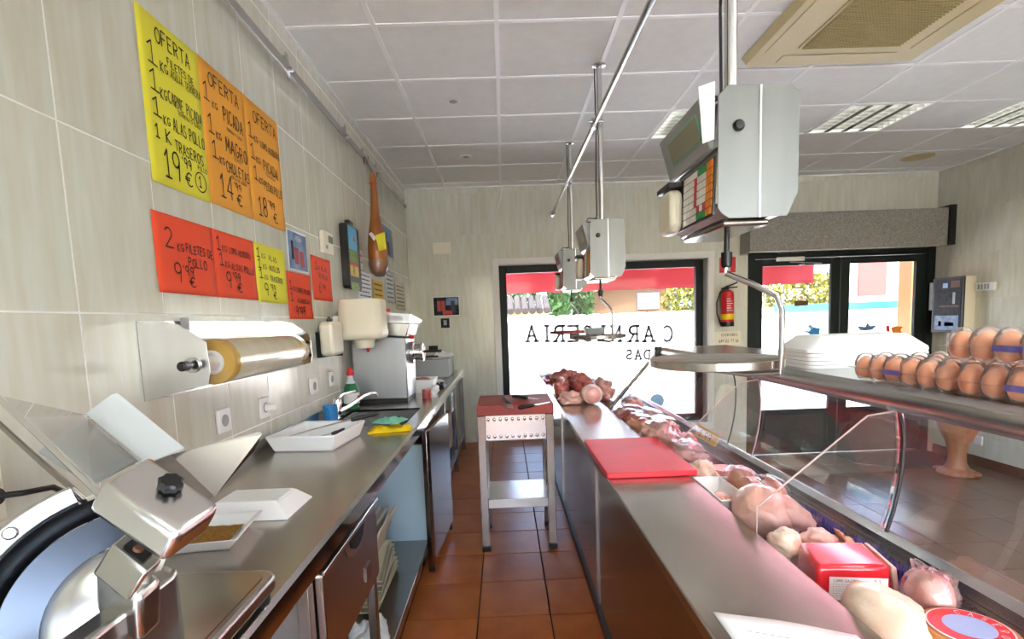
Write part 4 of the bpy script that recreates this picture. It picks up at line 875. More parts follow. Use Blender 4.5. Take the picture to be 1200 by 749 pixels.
# far wall bits
YW = YB-.0012
def flat_back(name, u0, u1, v0, v1, m, label, cat, d=.003):
    a, c = px(u0, v1, Y=YB), px(u1, v0, Y=YB)
    b = MB(); b.box(a.x, c.x, YW-d, YW, a.z, c.z); return b.build(name, m, label=label, cat=cat, smooth=0), a, c
o, a, c = flat_back('group_photograph', 508, 538, 347, 371, 'paper', 'colour photograph of people in red pinned to the far wall', 'photograph')
def on_back(parent, name, x0, x1, z0, z1, m, d): b = MB(); b.box(x0, x1, YW-d-.0006, YW-d, z0, z1); b.build(name, m, parent, smooth=0)
w, h = c.x-a.x, c.z-a.z
on_back(o, 'picture', a.x+.008, c.x-.008, a.z+.008, c.z-.008, 'photo_dark', .0032)
for fx in (.16, .32, .68): on_back(o, 'figure', a.x+w*fx, a.x+w*(fx+.14), a.z+h*.25, a.z+h*.78, 'photo_red' if fx < .6 else 'black', .0042)
on_back(o, 'red_table', a.x+w*.36, a.x+w*.72, a.z+h*.08, a.z+h*.28, 'red', .0042)
on_back(o, 'wall_part', a.x+w*.5, a.x+w*.94, a.z+h*.55, a.z+h*.94, 'photo_blue', .0036)
o, a, c = flat_back('portrait_card', 517, 526.5, 373, 384.5, 'photo_dark', 'small dark portrait card below the group photograph', 'card')
on_back(o, 'face', a.x+.03, c.x-.03, a.z+.03, c.z-.02, 'grey_plastic', .0034)
flat_back('blank_plate', 508, 528, 284, 298, 'cream', 'cream blanking plate high on the far wall', 'cover plate', .006)
flat_back('switch_plate', 503, 513, 405, 413, 'dark_frame', 'dark switch plate above the grey box', 'switch', .008)
b = MB(); b.tube([px(u, v, Y=YB-.012) for u, v in ((589, 216), (586, 235), (580, 255), (577, 270), (577, 300))], .005, 6); b.build('white_cable', 'white', label='thin white cable running down the far wall to the window', cat='cable')

# ================================================================== HANGING SCALES
pr = thing('ceiling_pipe', (.575, 3.4, 2.48), 'polished horizontal pipe clamped to the scale poles', 'pipe')
b = MB(); b.cyl((.572, .1, 2.463), (.572, YB-.002, 2.488), .015, seg=14); b.build('tube', 'steel', pr)
b = MB(); b.lathe((.572, YB-.004, 2.488), (0, -1, 0), [(.035, 0), (.035, .008), (.018, .014)], 16); b.build('wall_flange', 'steel', pr)
for y in (1.43, 3.24, 4.6): b = MB(); b.box(.553, .585, y-.022, y+.022, 2.452, 2.505); b.build('clamp', 'steel', pr, bevel=.004)
for y in (3.20, 4.56):
    b = MB(); b.cyl((.53, y, 2.478), (.62, y, 2.478), .006, seg=8); b.build('clamp_bolt', 'steel', pr)
SXC = .605
KEYC = ['green', 'green', 'green', 'orange', 'orange']
def scale(yc, zb, zt, label, plate_m, rodtw, near=False):
    X0, X1 = .50, .70 if not near else .685
    t = thing('hanging_scale', (SXC, yc, 1.2), label, 'scale', 'hanging shop scales')
    b = MB(); b.cyl((SXC, yc, zt), (SXC, yc, ZC-.004), .0165 if not near else .016, seg=16); b.build('pole', 'steel_bright', t)
    b = MB(); b.lathe((SXC, yc, ZC-.003), (0, 0, -1), [(.04, 0), (.04, .006), (.018, .012)], 18); b.build('ceiling_flange', 'steel', t)
    b = MB(); b.tube([(SXC-.028, yc-.01, ZC-.02), (SXC-.026, yc-.012, zt+.5), (SXC-.032, yc-.012, zt+.25), (SXC-.03, yc-.015, zt+.05), (SXC-.06, yc-.03, zt+.012), (SXC-.10, yc-.05, zt+.012), (SXC-.09, yc-.06, zt+.03), (SXC-.03, yc-.02, zt+.035), (SXC-.01, yc-.018, zt+.004)], .004, 6); b.build('power_cable', 'black', t)
    ya, yb_ = yc-.175, yc+.175; H = zt-zb
    # body profile (XZ) swept along Y
    prof = [(X0+.035, zb), (X1-.03, zb), (X1, zb+.05), (X1, zt-.02), (X1-.02, zt), (X0+.03, zt), (X0+.012, zt-.02), (X0+.004, zb+H*.56), (X0+.02, zb+H*.52), (X0+.004, zb+H*.48), (X0, zb+.03)]
    b = MB(); b.prism([(x, ya+.004, z) for x, z in prof], (0, .342, 0)); bd = b.build('housing', 'steel_bright', t, bevel=.003)
    # end plate with folded middle
    xm = (X0+X1)/2+.005
    ep = [(X0+.012, zb+.008), (X0+.03, zb-.004), (xm, zb-.004), (xm, zt+.004), (X0+.026, zt+.004), (X0+.004, zt-.018), (X0+.004, zb+.02)]
    b = MB(); b.prism([(x, ya, z) for x, z in ep], (0, .004, 0)); b.build('end_plate', 'satin', t, smooth=0)
    ep = [(xm+.005, zb-.004), (X1-.02, zb-.002), (X1+.004, zb+.05), (X1+.004, zt-.012), (X1-.014, zt+.004), (xm+.005, zt+.004)]
    b = MB(); b.prism([(x, ya, z) for x, z in ep], (0, .004, 0)); b.build('end_plate', 'satin', t, smooth=0)
    b = MB(); b.box(xm, xm+.005, ya-.002, ya+.004, zb-.004, zt+.004); b.build('plate_seam', 'steel', t)
    b = MB(); b.lathe((X0+.05, ya+.001, zt-.085), (0, -1, 0), [(.013, 0), (.013, .006), (.009, .010)], 16); b.build('knob', 'black', t)
    # display (upper, staff side), a sloped frame
    zd0, zd1 = zb+H*.56, zt-.025
    dx0, dx1 = X0-.035, X0-.002
    dx0, dx1 = X0-.004, X0-.034
    b = MB(); b.prism([(dx0, ya+.03, zd0), (X0+.006, ya+.03, zd0), (X0+.011, ya+.03, zd1), (dx1+.02, ya+.03, zd1+.03), (dx1, ya+.03, zd1+.008)], (0, .30, 0)); dp = b.build('display_unit', 'grey_plastic', t, bevel=.003)
    n = Vector((-(zd1+.008-zd0), 0, dx1-dx0)).normalized()
    def dpt(y, f, o=.0012): return Vector((dx0+(dx1-dx0)*f, y, zd0+(zd1+.008-zd0)*f))+n*o
    b = MB(); b.prism([dpt(ya+.05, .24), dpt(ya+.27, .24), dpt(ya+.27, .80), dpt(ya+.05, .80)], n*.0015); b.build('display_bezel', 'teal' if near else 'grey_plastic', dp, smooth=0)
    b = MB(); b.prism([dpt(ya+.056, .27, .003), dpt(ya+.264, .27, .003), dpt(ya+.264, .77, .003), dpt(ya+.056, .77, .003)], n*.001); b.build('screen', 'lcd', dp, smooth=0)
    # keypad
    kz0, kz1 = zb+.006, zb+H*.49
    b = MB(); b.prism([(X0-.004, ya+.012, kz0), (X0+.001, ya+.012, kz1), (X0+.006, ya+.012, kz1), (X0+.002, ya+.012, kz0)], (0, .325, 0)); kp = b.build('keypad', 'black', t, smooth=0)
    rows_, cols = 7, 10
    for r in range(rows_):
        for c in range(cols if near else 5):
            cw = .20/cols if near else .04
            y = ya+.018+c*cw; z = kz0+.006+(kz1-kz0-.008)*r/rows_; hz = (kz1-kz0)/rows_*.8; xx = X0-.004+(z-kz0)/(kz1-kz0)*.005
            # column 0 sits at the end nearest the end plate
            if c < 2: m = 'orange'
            elif r in (0, 6) and c < 5: m = 'green'
            elif c == 5 and 1 < r < 6: m = 'red'
            elif r == 1 and c in (2, 4): m = 'red'
            else: m = 'white'
            if not near: m = ('orange', 'green', 'white', 'white', 'red')[c]
            b = MB(); b.box(xx-.0022, xx-.0004, y, y+cw*.86, z, z+hz); b.build('key', m, kp, smooth=0)
    # white ticket printer at the far end
    b = MB(); b.prism([(X0-.036, y, z) for y, z in rpoly(yb_-.125, yb_-.005, zb+.004, zb+H*.42, .03)], (.036, 0, 0)); b.build('ticket_printer', 'cream', t, bevel=.012, seg=3)
    b = MB(); b.box(X0-.04, X0-.002, yb_-.12, yb_-.01, zb+H*.425, zb+H*.48); b.build('brand_plate', 'black', t, bevel=.003)
    # paper slip on the display
    if near:
        b = MB(); b.prism([(X0-.034, ya+.020, zt+.01), (X0-.002, ya+.004, zt+.015), (X0-.002, ya+.008, zt-.11), (X0-.024, ya+.022, zt-.115)], (.0, .0015, 0)); b.build('paper_slip', 'paper', t, smooth=0)
    b = MB(); b.box(X0+.03, X1-.04, ya+.04, yb_-.03, zb-.016, zb-.0005); b.build('base_tray', 'steel_dark', t, bevel=.006)
    # load rod and platter
    zp = 1.222 if near else 1.238
    b = MB(); b.lathe((SXC-.02, yc-.03, zb-.03), (0, 0, -1), [(.007, -.02), (.007, .035), (.014, .036), (.014, .07), (.010, .075)], 14); b.build('load_joint', 'black', t)
    q = Vector((SXC-.02, yc-.03, zb-.10)); e = Vector(rodtw)
    pc = Vector((.567, yc, zp))
    b = MB(); b.tube([q, q+Vector((0, 0, -.02)), q+e*.45+Vector((0, 0, -.05)), q+e*.9+Vector((0, 0, -.085)), q+e+Vector((0, 0, -.12)), Vector((q.x+e.x, q.y+e.y, zp+.03)), Vector((q.x+e.x, q.y+e.y, zp-.018)), pc+Vector((.06, -.06, -.03)), pc+Vector((0, 0, -.022))], .0075, 10); b.build('load_rod', 'steel_bright', t)
    R = .172
    b = MB(); b.lathe(pc+Vector((0, 0, -.012)), (0, 0, 1), [(.02, -.004), (R-.012, 0), (R, .004), (R, .022), (R-.003, .024), (R-.012, .020), (R-.05, .014), (.09, .013), (.085, .011), (.0, .011)], 56, cap=False); b.build('platter', plate_m, t)
    return t
scale(1.43, 1.575, 1.86, 'large hanging scale with colour keypad next to the egg cartons', 'steel_top', (.085, -.12, 0), True)
scale(3.24, 1.585, 1.90, 'hanging scale with a steel platter above the pile of meat', 'steel_dark', (.06, -.05, 0))
scale(4.60, 1.60, 1.915, 'hanging scale with a reddish platter in front of the shop window', 'red_block', (.05, -.04, 0))

# ================================================================== CEILING AND RIGHT SIDE
ac = thing('air_conditioner', (1.92, 2.75, 2.73), 'cream ceiling cassette air conditioner with a mesh grille', 'air conditioner')
ax0, ax1, ay0, ay1 = 1.42, 2.42, 2.24, 3.235
b = MB(); o_ = rpoly(ax0, ax1, ay0, ay1, .03)
b.add([(x, y, ZC-.002) for x, y in o_]+[(ax0+(x-ax0)*.96+.02, ay0+(y-ay0)*.96+.02, ZC-.045) for x, y in o_], [tuple(range(len(o_)))]+[tuple(range(len(o_), 2*len(o_)))[::-1]]+[(i, i+len(o_), (i+1) % len(o_)+len(o_), (i+1) % len(o_)) for i in range(len(o_))]); b.build('panel', 'ac_cream', ac, smooth=30)
b = MB(); b.box(ax0+.22, ax1-.22, ay0+.22, ay1-.22, ZC-.053, ZC-.0455); gl = b.build('grille_frame', 'ac_cream', ac, bevel=.004)
for k in range(34):
    x = ax0+.24+k*(ax1-ax0-.48)/33
    b = MB(); b.box(x-.003, x+.003, ay0+.235, ay1-.235, ZC-.058, ZC-.0535); b.build('grille_slat', 'ac_mesh', gl, smooth=0)
for k in range(26):
    y = ay0+.24+k*(ay1-ay0-.48)/25
    b = MB(); b.box(ax0+.235, ax1-.235, y-.003, y+.003, ZC-.062, ZC-.0585); b.build('grille_slat', 'ac_mesh', gl, smooth=0)
for (x0, x1, y0, y1) in ((ax0+.06, ax0+.14, ay0+.18, ay1-.18), (ax1-.14, ax1-.06, ay0+.18, ay1-.18), (ax0+.18, ax1-.18, ay0+.06, ay0+.14), (ax0+.18, ax1-.18, ay1-.14, ay1-.06)):
    b = MB(); b.box(x0, x1, y0, y1, ZC-.05, ZC-.0455); b.build('louvre_flap', 'ac_cream', ac, bevel=.003)
for i, (x, y, l) in enumerate(((-.278, 3.687, 'small round ceiling spotlight in the tile closer to the posters'), (-.278, 4.88, 'small round ceiling spotlight close to the far wall'))):
    t = thing('ceiling_spotlight', (x, y, ZC-.006), l, 'spotlight', 'small ceiling spotlights')
    b = MB(); b.lathe((x, y, ZC+.0035), (0, 0, -1), [(.05, 0), (.05, .003), (.038, .007), (.030, .004)], 20); b.build('ring', 'white', t)
    b = MB(); b.lathe((x, y, ZC-.0005), (0, 0, -1), [(.028, 0), (.022, .004)], 16); b.build('lens', 'grey_plastic', t)
b = MB(); b.lathe((4.12, 5.36, ZC+.0035), (0, 0, -1), [(.14, 0), (.14, .006), (.10, .012), (.09, .008), (.05, .012)], 24); b.build('ceiling_vent', 'ac_cream', label='round cream ceiling vent close to the right wall', cat='vent')
# extinguisher
fe = thing('fire_extinguisher', (2.46, 5.87, 1.2), 'red fire extinguisher hanging between window and door', 'fire extinguisher')
ec = Vector((2.46, 5.86, 1.205))
b = MB(); b.lathe(ec, (0, 0, 1), [(.066, 0), (.068, .004), (.068, .345), (.060, .375), (.035, .395), (.022, .40)], 24); b.build('cylinder', 'red', fe)
b = MB(); b.lathe(ec, (0, 0, 1), [(.0685, .0), (.0695, .004), (.0695, .045), (.0685, .05)], 24, cap=False); b.build('foot_ring', 'black', fe)
b = MB(); b.lathe(ec, (0, 0, 1), [(.0683, .075), (.0690, .077), (.0690, .135), (.0683, .137)], 24, cap=False); b.build('yellow_band', 'yellow', fe)
lb = MB(); 
for k in range(6): lb.box(ec.x-.035, ec.x+.03-.01*(k % 3), ec.y-.0725, ec.y-.0685, ec.z+.17+k*.025, ec.z+.178+k*.025)
lb.build('label_print', 'paper', fe, smooth=0, kind='stuff')
b = MB(); b.lathe(ec+Vector((0, 0, .40)), (0, 0, 1), [(.016, 0), (.016, .04), (.010, .045)], 12); b.build('valve', 'black', fe)
b = MB(); b.tube([ec+Vector((-.07, -.01, .41)), ec+Vector((0, -.012, .435)), ec+Vector((.10, -.02, .475))], .008, 8); b.tube([ec+Vector((0, -.01, .42)), ec+Vector((.10, -.02, .425))], .007, 8); b.build('handle', 'black', fe)
b = MB(); b.tube([ec+Vector((-.02, -.01, .42)), ec+Vector((-.09, -.02, .37)), ec+Vector((-.125, -.02, .26)), ec+Vector((-.12, -.02, .14)), ec+Vector((-.085, -.01, .05)), ec+Vector((-.07, 0, .02))], .010, 8); b.build('hose', 'black', fe)
b = MB(); b.box(ec.x-.03, ec.x+.03, ec.y+.065, YB-.001, ec.z+.28, ec.z+.34); b.build('bracket', 'black', fe)
o, a, c = flat_back('extinguisher_sign', 843, 862, 301, 320, 'red', 'red and white fire sign above the extinguisher', 'sign')
on_back(o, 'white_mark', a.x+(c.x-a.x)*.42, a.x+(c.x-a.x)*.66, a.z+.02, c.z-.02, 'paper', .0032); on_back(o, 'red_mark', a.x+(c.x-a.x)*.46, a.x+(c.x-a.x)*.60, a.z+.05, a.z+.12, 'paper_ye', .0042)
o, a, c = flat_back('service_plate', 836, 868, 388, 405, 'ivory', 'pale plate with phone number below the extinguisher', 'sign')
lb = MB(); write(lb, '649 62 77 16', (a.x+.06, YW-.0036, a.z+.03), (1, 0, 0), (0, 0, 1), (0, -1, 0), .032, .006, width=.22); write(lb, 'EXTINTORES', (a.x+.09, YW-.0036, a.z+.10), (1, 0, 0), (0, 0, 1), (0, -1, 0), .026, .006, width=.18); lb.build('lettering', 'ink', o, smooth=0, kind='stuff')
# wall cabinet with a glazed front on the right wall
wc = thing('glazed_wall_cabinet', (4.75, 5.58, 1.06), 'cream wall cabinet with a dark glazed picture front by the door', 'cabinet')
b = MB(); b.box(4.70, XR-.001, 5.40, 5.80, 1.06, 1.64); b.build('body', 'ivory', wc, bevel=.004)
b = MB(); b.box(4.685, 4.6995, 5.40, 5.80, 1.06, 1.64); fr = b.build('front_frame', 'black', wc, bevel=.004)
b = MB(); b.box(4.681, 4.6845, 5.43, 5.77, 1.09, 1.62); b.build('front_picture', 'photo_dark', wc)
for (ya, yb_, z0, z1, m, n) in ((5.45, 5.75, 1.09, 1.24, 'photo_blue', 'blue_print'), (5.45, 5.56, 1.53, 1.60, 'brown', 'orange_print'), (5.60, 5.66, 1.53, 1.58, 'label_blue', 'blue_mark'), (5.45, 5.70, 1.33, 1.345, 'brown', 'shelf_line'), (5.50, 5.53, 1.36, 1.48, 'grey_plastic', 'bottle_print'), (5.66, 5.70, 1.13, 1.18, 'photo_red', 'red_print'), (5.50, 5.62, 1.13, 1.17, 'photo_dark', 'dark_print')):
    b = MB(); b.box(4.6785, 4.6808, ya, yb_, z0, z1); b.build(n, m, wc, smooth=0)
b = MB(); b.box(4.69, 4.70, 5.805, 5.85, 1.30, 1.60); b.build('side_strip', 'grey_plastic', wc)
al = thing('wall_sounder', (4.79, 5.28, 1.47), 'small white louvred box on the right wall', 'alarm')
b = MB(); b.box(XR-.035, XR-.001, 5.17, 5.37, 1.48, 1.56); b.build('case', 'white', al, bevel=.005)
for k in range(4): b = MB(); b.box(XR-.038, XR-.0352, 5.22+k*.035, 5.24+k*.035, 1.495, 1.545); b.build('slot', 'grey_plastic', al)
b = MB(); b.box(XR-.014, XR-.001, 5.23, 5.32, -.08, .01); b.build('wall_socket', 'white', label='white socket low on the right wall behind the pedestal', cat='socket', bevel=.004)
b = MB(); b.box(XR-.016, XR-.001, .2, YB-.1, ZS+.002, ZS+.10); b.build('baseboard_right', 'brown', kind='structure', label='brown skirting along the right wall')
# doormat and carved pedestal
b = MB(); b.prism([(x, y, ZS+.001) for x, y in ((3.70, 5.86), (3.70, 5.50), (3.95, 5.28), (4.55, 5.22), (4.75, 5.30), (4.75, 5.86))], (0, 0, .014)); b.build('doormat', 'doormat', label='dark green doormat with cut corners inside the door', cat='doormat')
pd = thing('wooden_pedestal', (4.37, 5.0, ZS), 'carved wooden pedestal with a flared clawed base near the mat', 'pedestal')
b = MB(); b.lathe((4.37, 5.02, ZS), (0, 0, 1), [(.15, .003), (.16, .02), (.15, .045), (.10, .07), (.075, .13), (.07, .20), (.10, .33), (.16, .46), (.19, .58), (.185, .70), (.13, .78)], 20); b.build('shaft', 'wood', pd)
b = MB(); b.lathe((4.37, 5.02, ZS+.78), (0, 0, 1), [(.22, 0), (.24, .01), (.24, .035), (.22, .045)], 28); b.build('top', 'wood', pd)
for k in range(4):
    a = k*math.pi/2+.6; b = MB(); b.ball((4.37+.15*math.cos(a), 5.02+.15*math.sin(a), ZS+.03), (.045, .045, .028), 10, 8); b.build('claw', 'wood', pd)

# ================================================================== ON THE SHELF
# stack of upturned foam lids
for k in range(5):
    z = SZ1+.0008+k*.0125; w, d = .40, .24
    b = MB(); c = (1.175, 1.80); lo = rpoly(c[0]-w/2, c[0]+w/2, c[1]-d/2, c[1]+d/2, .04); hi = [(c[0]+(x-c[0])*.74, c[1]+(y-c[1])*.72) for x, y in lo]; n = len(lo)
    lip = [(c[0]+(x-c[0])*.99, c[1]+(y-c[1])*.99) for x, y in lo]
    b.add([(x, y, z) for x, y in lo]+[(x, y, z+.0105) for x, y in lip]+([(x, y, z+.052) for x, y in hi] if k == 4 else [(c[0]+(x-c[0])*.97, c[1]+(y-c[1])*.97, z+.0118) for x, y in lo]),
          [tuple(range(n))[::-1], tuple(range(2*n, 3*n))]+[(i, (i+1) % n, n+(i+1) % n, n+i) for i in range(n)]+[(n+i, n+(i+1) % n, 2*n+(i+1) % n, 2*n+i) for i in range(n)])
    b.build('foam_tray', 'foam', label='white foam tray of the upturned stack on the glass counter shelf' if k < 4 else 'topmost upturned white foam tray on the counter shelf stack', cat='tray', group='upturned foam trays on the shelf', smooth=30)
# eggs in clear cartons
PIT, ER = .053, .0225
egg_me = None
def egg_mesh():
    b = MB(); prof = []
    for k in range(11):
        t = math.pi*k/10; z = -math.cos(t)*.029; r = math.sin(t)*ER*(1-.12*(-math.cos(t)))
        prof.append((max(r, .0004), z+.029))
    b.lathe((0, 0, 0), (0, 0, 1), prof, 14)
    me = bpy.data.meshes.new('egg'); me.from_pydata([tuple(v) for v in b.v], [], b.f); me.update()
    for p in me.polygons: p.use_smooth = True
    me.materials.append(M['egg']); return me
egg_me = egg_mesh()
def carton_mesh():
    b = MB(); W2 = PIT
    for i in range(6):
        for j in range(2):
            cx, cy = (j-.5)*PIT, (i-2.5)*PIT
            b.lathe((cx, cy, 0), (0, 0, 1), [(.012, .001), (.018, .004), (.0245, .018), (.0258, .032)], 12, cap=False)
            b.lathe((cx, cy, 0), (0, 0, 1), [(.0258, .034), (.0252, .048), (.019, .064), (.010, .069)], 12, cap=False)
            b.lathe((cx, cy, .0685), (0, 0, 1), [(.0102, 0), (.001, .0005)], 12, cap=False)
    me = bpy.data.meshes.new('shell'); me.from_pydata([tuple(v) for v in b.v], [], b.f); me.update()
    for p in me.polygons: p.use_smooth = True
    me.materials.append(M['egg_plastic'])
    b = MB()
    for i in range(6):
        for j in range(2): b.lathe(((j-.5)*PIT, (i-2.5)*PIT, .0325), (0, 0, 1), [(.0255, 0), (.0285, 0), (.0285, .001), (.0255, .001)], 12, cap=False)
    for sx in (-1, 1): b.box(sx*(PIT+.001), sx*(PIT+.005), -3*PIT, 3*PIT, .0322, .0336)
    for sy in (-1, 1): b.box(-PIT-.004, PIT+.004, sy*(3*PIT+.001), sy*(3*PIT+.005), .0322, .0336)
    m2 = bpy.data.meshes.new('flange'); m2.from_pydata([tuple(v) for v in b.v], [], b.f); m2.update(); m2.materials.append(M['egg_plastic'])
    return me, m2
shell_me, flange_me = carton_mesh()
lab_me = None
def carton(x, y, z, label):
    t = thing('egg_carton', (x, y, z), label, 'egg carton', 'clear egg cartons')
    for me, n in ((shell_me, 'shell'), (flange_me, 'flange')):
        o = bpy.data.objects.new(n, me); C.objects.link(o); o.parent = t
    b = MB(); b.box(x-PIT-.006, x-PIT-.0045, y-.03, y+.03, z+.026, z+.038); b.build('paper_label', 'purple', t, smooth=0)
    for i in range(6):
        for j in range(2):
            o = bpy.data.objects.new('egg', egg_me); C.objects.link(o); o.location = (x+(j-.5)*PIT, y+(i-2.5)*PIT, z+.004)
            o.rotation_euler = (random.uniform(-.05, .05), random.uniform(-.05, .05), random.uniform(0, 6))
            tag(o, 'brown hen egg in '+('the carton beside the foam trays' if label.startswith('clear carton of brown eggs beside') else 'the upper carton' if 'on top' in label else 'the carton under the upper one' if 'under' in label else 'a carton at the customer edge of the shelf'), 'egg', 'brown eggs in clear cartons')
cz = SZ1+.001; ex = .985
carton(ex, 1.265, cz, 'clear carton of brown eggs beside the white foam trays')
carton(ex, .94, cz, 'clear carton of brown eggs under the upper carton')
carton(ex, .97, cz+.072, 'clear carton of brown eggs stacked on top of another')
carton(ex+.122, 1.235, cz, 'clear carton of brown eggs at the customer edge of the shelf')
carton(ex+.122, .905, cz, 'clear carton of brown eggs at the customer edge near its twin')

# ================================================================== MEAT COUNTER GOODS
def board(x0, x1, y0, y1, z, label):
    b = MB(); b.prism([(x, y, z) for x, y in rpoly(x0, x1, y0, y1, .012)], (0, 0, .02)); return b.build('cutting_board', 'red_board', label=label, cat='cutting board', bevel=.004)
board(.333, .648, 1.775, 2.305, LZ+.0006, 'bright red cutting board in the middle of the steel ledge')
board(.345, .66, 4.60, 5.02, LZ+.0006, 'red cutting board with sausage at the end of the ledge')
b = MB(); b.prism([(x, y, LZ+.0006) for x, y in rpoly(.33, .62, 5.10, 5.45, .02)], (0, 0, .02)); b.build('cutting_board', 'white', label='white cutting board behind the red one', cat='cutting board', bevel=.004)
from mathutils.bvhtree import BVHTree
SOLIDS = []
def solid_add(b):
    SOLIDS.append((BVHTree.FromPolygons([tuple(v) for v in b.v], b.f), [min(v[i] for v in b.v) for i in range(3)], [max(v[i] for v in b.v) for i in range(3)]))
def settle(b, rest, lim=None, clear=.004):
    """lay a soft lump down: flat where it rests, pressed in where it touches what already lies there"""
    for att in range(9):
        for v in b.v:
            for tr, lo, hi in SOLIDS:
                if any(v[i] < lo[i]-.012 or v[i] > hi[i]+.012 for i in range(3)): continue
                p, n, _, d = tr.find_nearest(v)
                if p is None: continue
                if (v-p).dot(n) < 0 or d < clear*.9:
                    q = p+n*clear; v.x, v.y, v.z = q.x, q.y, q.z
            if lim: v.x = min(max(v.x, lim[0]), lim[1])
            v.z = max(v.z, rest+.0006)
        me = BVHTree.FromPolygons([tuple(v) for v in b.v], b.f)
        if not any(me.overlap(tr) for tr, lo, hi in SOLIDS): break
        clear += .003
    lo = min(v.z for v in b.v)
    if lo > rest+.001:
        for v in b.v:
            if v.z < lo+.004: v.z = rest+.0006
    solid_add(b)
for q4 in ((.331, .650, 1.773, 2.307), (.343, .662, 4.598, 5.022)):
    q = MB(); q.box(*q4, LZ, LZ+.0215); solid_add(q)
LEDGE, DECK = (.335, .612), (.624, .866)
def blob(name, c, rad, m, label, cat='meat', seed=1, nz=.25, fr=1.6, rot=(0, 0, 0), grp=None, seg=26, parent=None, rest=None, lim=None):
    from mathutils import Euler
    b = MB(); b.ball(c, rad, 40, 26, nz, fr, seed, Euler(rot))
    if name in ('red_sausage', 'raw_chop'): lim = (.34, .66)
    if rest is None: rest = LZ if c[0] < .615 else DZ
    if lim is None: lim = LEDGE if c[0] < .615 else DECK
    settle(b, rest, lim)
    return b.build(name, m, parent, smooth=80, label=label, cat=cat, group=grp)
blob('red_sausage', (.50, 4.80, LZ+.046), (.075, .045, .025), 'salami', 'orange-red sausage lying on the far red board', seed=3, nz=.15, rest=LZ+.021)
blob('raw_chop', (.42, 4.87, LZ+.038), (.06, .05, .017), 'meat_red', 'raw chop lying beside the sausage on the far board', seed=6, rest=LZ+.021)
SOL_RJ = MB(); SOL_RJ.lathe((.548, 3.33, .866), (.03, 1, .0), [(.02, -.012), (.068, -.008), (.069, .10), (.05, .14)], 20); solid_add(SOL_RJ)
rj = thing('rolled_roast', (.55, 3.40, .80), 'rolled roast with a round pink cut face at the pile front', 'meat')
b = MB(); b.lathe((.548, 3.34, .865), (.03, 1, .0), [(.045, -.004), (.058, .004), (.062, .03), (.063, .08), (.055, .11), (.03, .12)], 26, cap=False, squash=(1.05, .97)); b.build('fat_layer', 'fat', rj, smooth=60)
b = MB(); b.lathe((.548, 3.333, .865), (.03, 1, .0), [(.002, -.004), (.035, -.003), (.049, .004), (.052, .012)], 26, cap=False); b.build('cut_face', 'meat_pink', rj, smooth=60)
# pile of joints on the ledge
pile = [((.47, 4.08, .87), (.13, .12, .085), 'meat_dark', 'dark red pork rib joint at the back of the meat pile', (0, .1, .3)),
        ((.395, 3.76, .86), (.062, .155, .07), 'meat_red', 'marbled red neck joint at the aisle edge of the meat pile', (0, 0, -.2)),
        ((.54, 3.77, .875), (.07, .155, .085), 'meat_red', 'thick red leg joint in the middle of the meat pile', (.1, 0, .2)),
        ((.425, 3.46, .835), (.08, .11, .045), 'chicken', 'pale skin-on pork slab at the front of the meat pile', (0, .05, -.35)),
        ((.72, 4.02, .80), (.085, .17, .085), 'meat_pink', 'pink fatty shoulder joint beside the leg joint', (0, 0, .1)),
        ((.52, 4.31, .86), (.085, .07, .06), 'meat_dark', 'dark purple offal piece beside the far red board', (0, 0, .5)),
        ((.74, 4.30, .79), (.07, .09, .07), 'meat_pink', 'pale pink meat piece near the far glass panel', (0, 0, -.2))]
for k, (c, r, m, l, ro) in enumerate(pile): blob('meat_joint', c, r, m, l, seed=k+20, nz=.32, fr=2.0, rot=ro)
# deck goods (front to back along the case)
zt_ = DZ
deck = [((.70, 3.08, .785), (.065, .07, .045), 'meat_pink', 'pink pork loin piece under the shelf strut', 2), ((.80, 3.36, .79), (.06, .13, .05), 'meat_pink', 'pale pink ham slice near the glass front by the strut', 5),
        ((.678, 2.93, .78), (.050, .075, .045), 'meat_red', 'red beef cubes wrapped in film behind the small board', 9), ((.797, 2.95, .78), (.056, .12, .045), 'fat', 'fatty pork belly piece beside the red beef', 13),
        ((.682, 2.71, .785), (.055, .12, .05), 'breast', 'orange-pink chicken fillets beyond the red board', 17), ((.805, 2.67, .782), (.055, .13, .042), 'meat_pink', 'pink pork fillet next to the yellow sign', 19),
        ((.70, 2.46, .79), (.075, .12, .06), 'chicken', 'chicken thighs piled alongside the red board', 23), ((.72, 2.17, .775), (.085, .12, .042), 'chicken', 'plump raw chicken piece touching the red board', 29),
        ((.70, 1.885, .775), (.05, .075, .04), 'chicken_pale', 'pale chicken wing pile just past the board edge', 31), ((.828, 2.40, .77), (.034, .10, .035), 'meat_pink', 'thin pink cutlets lying below the yellow sign', 37)]
for k, (c, r, m, l, sd_) in enumerate(deck): blob('meat_piece', c, r, m, l, seed=sd_, nz=.34, fr=2.2)
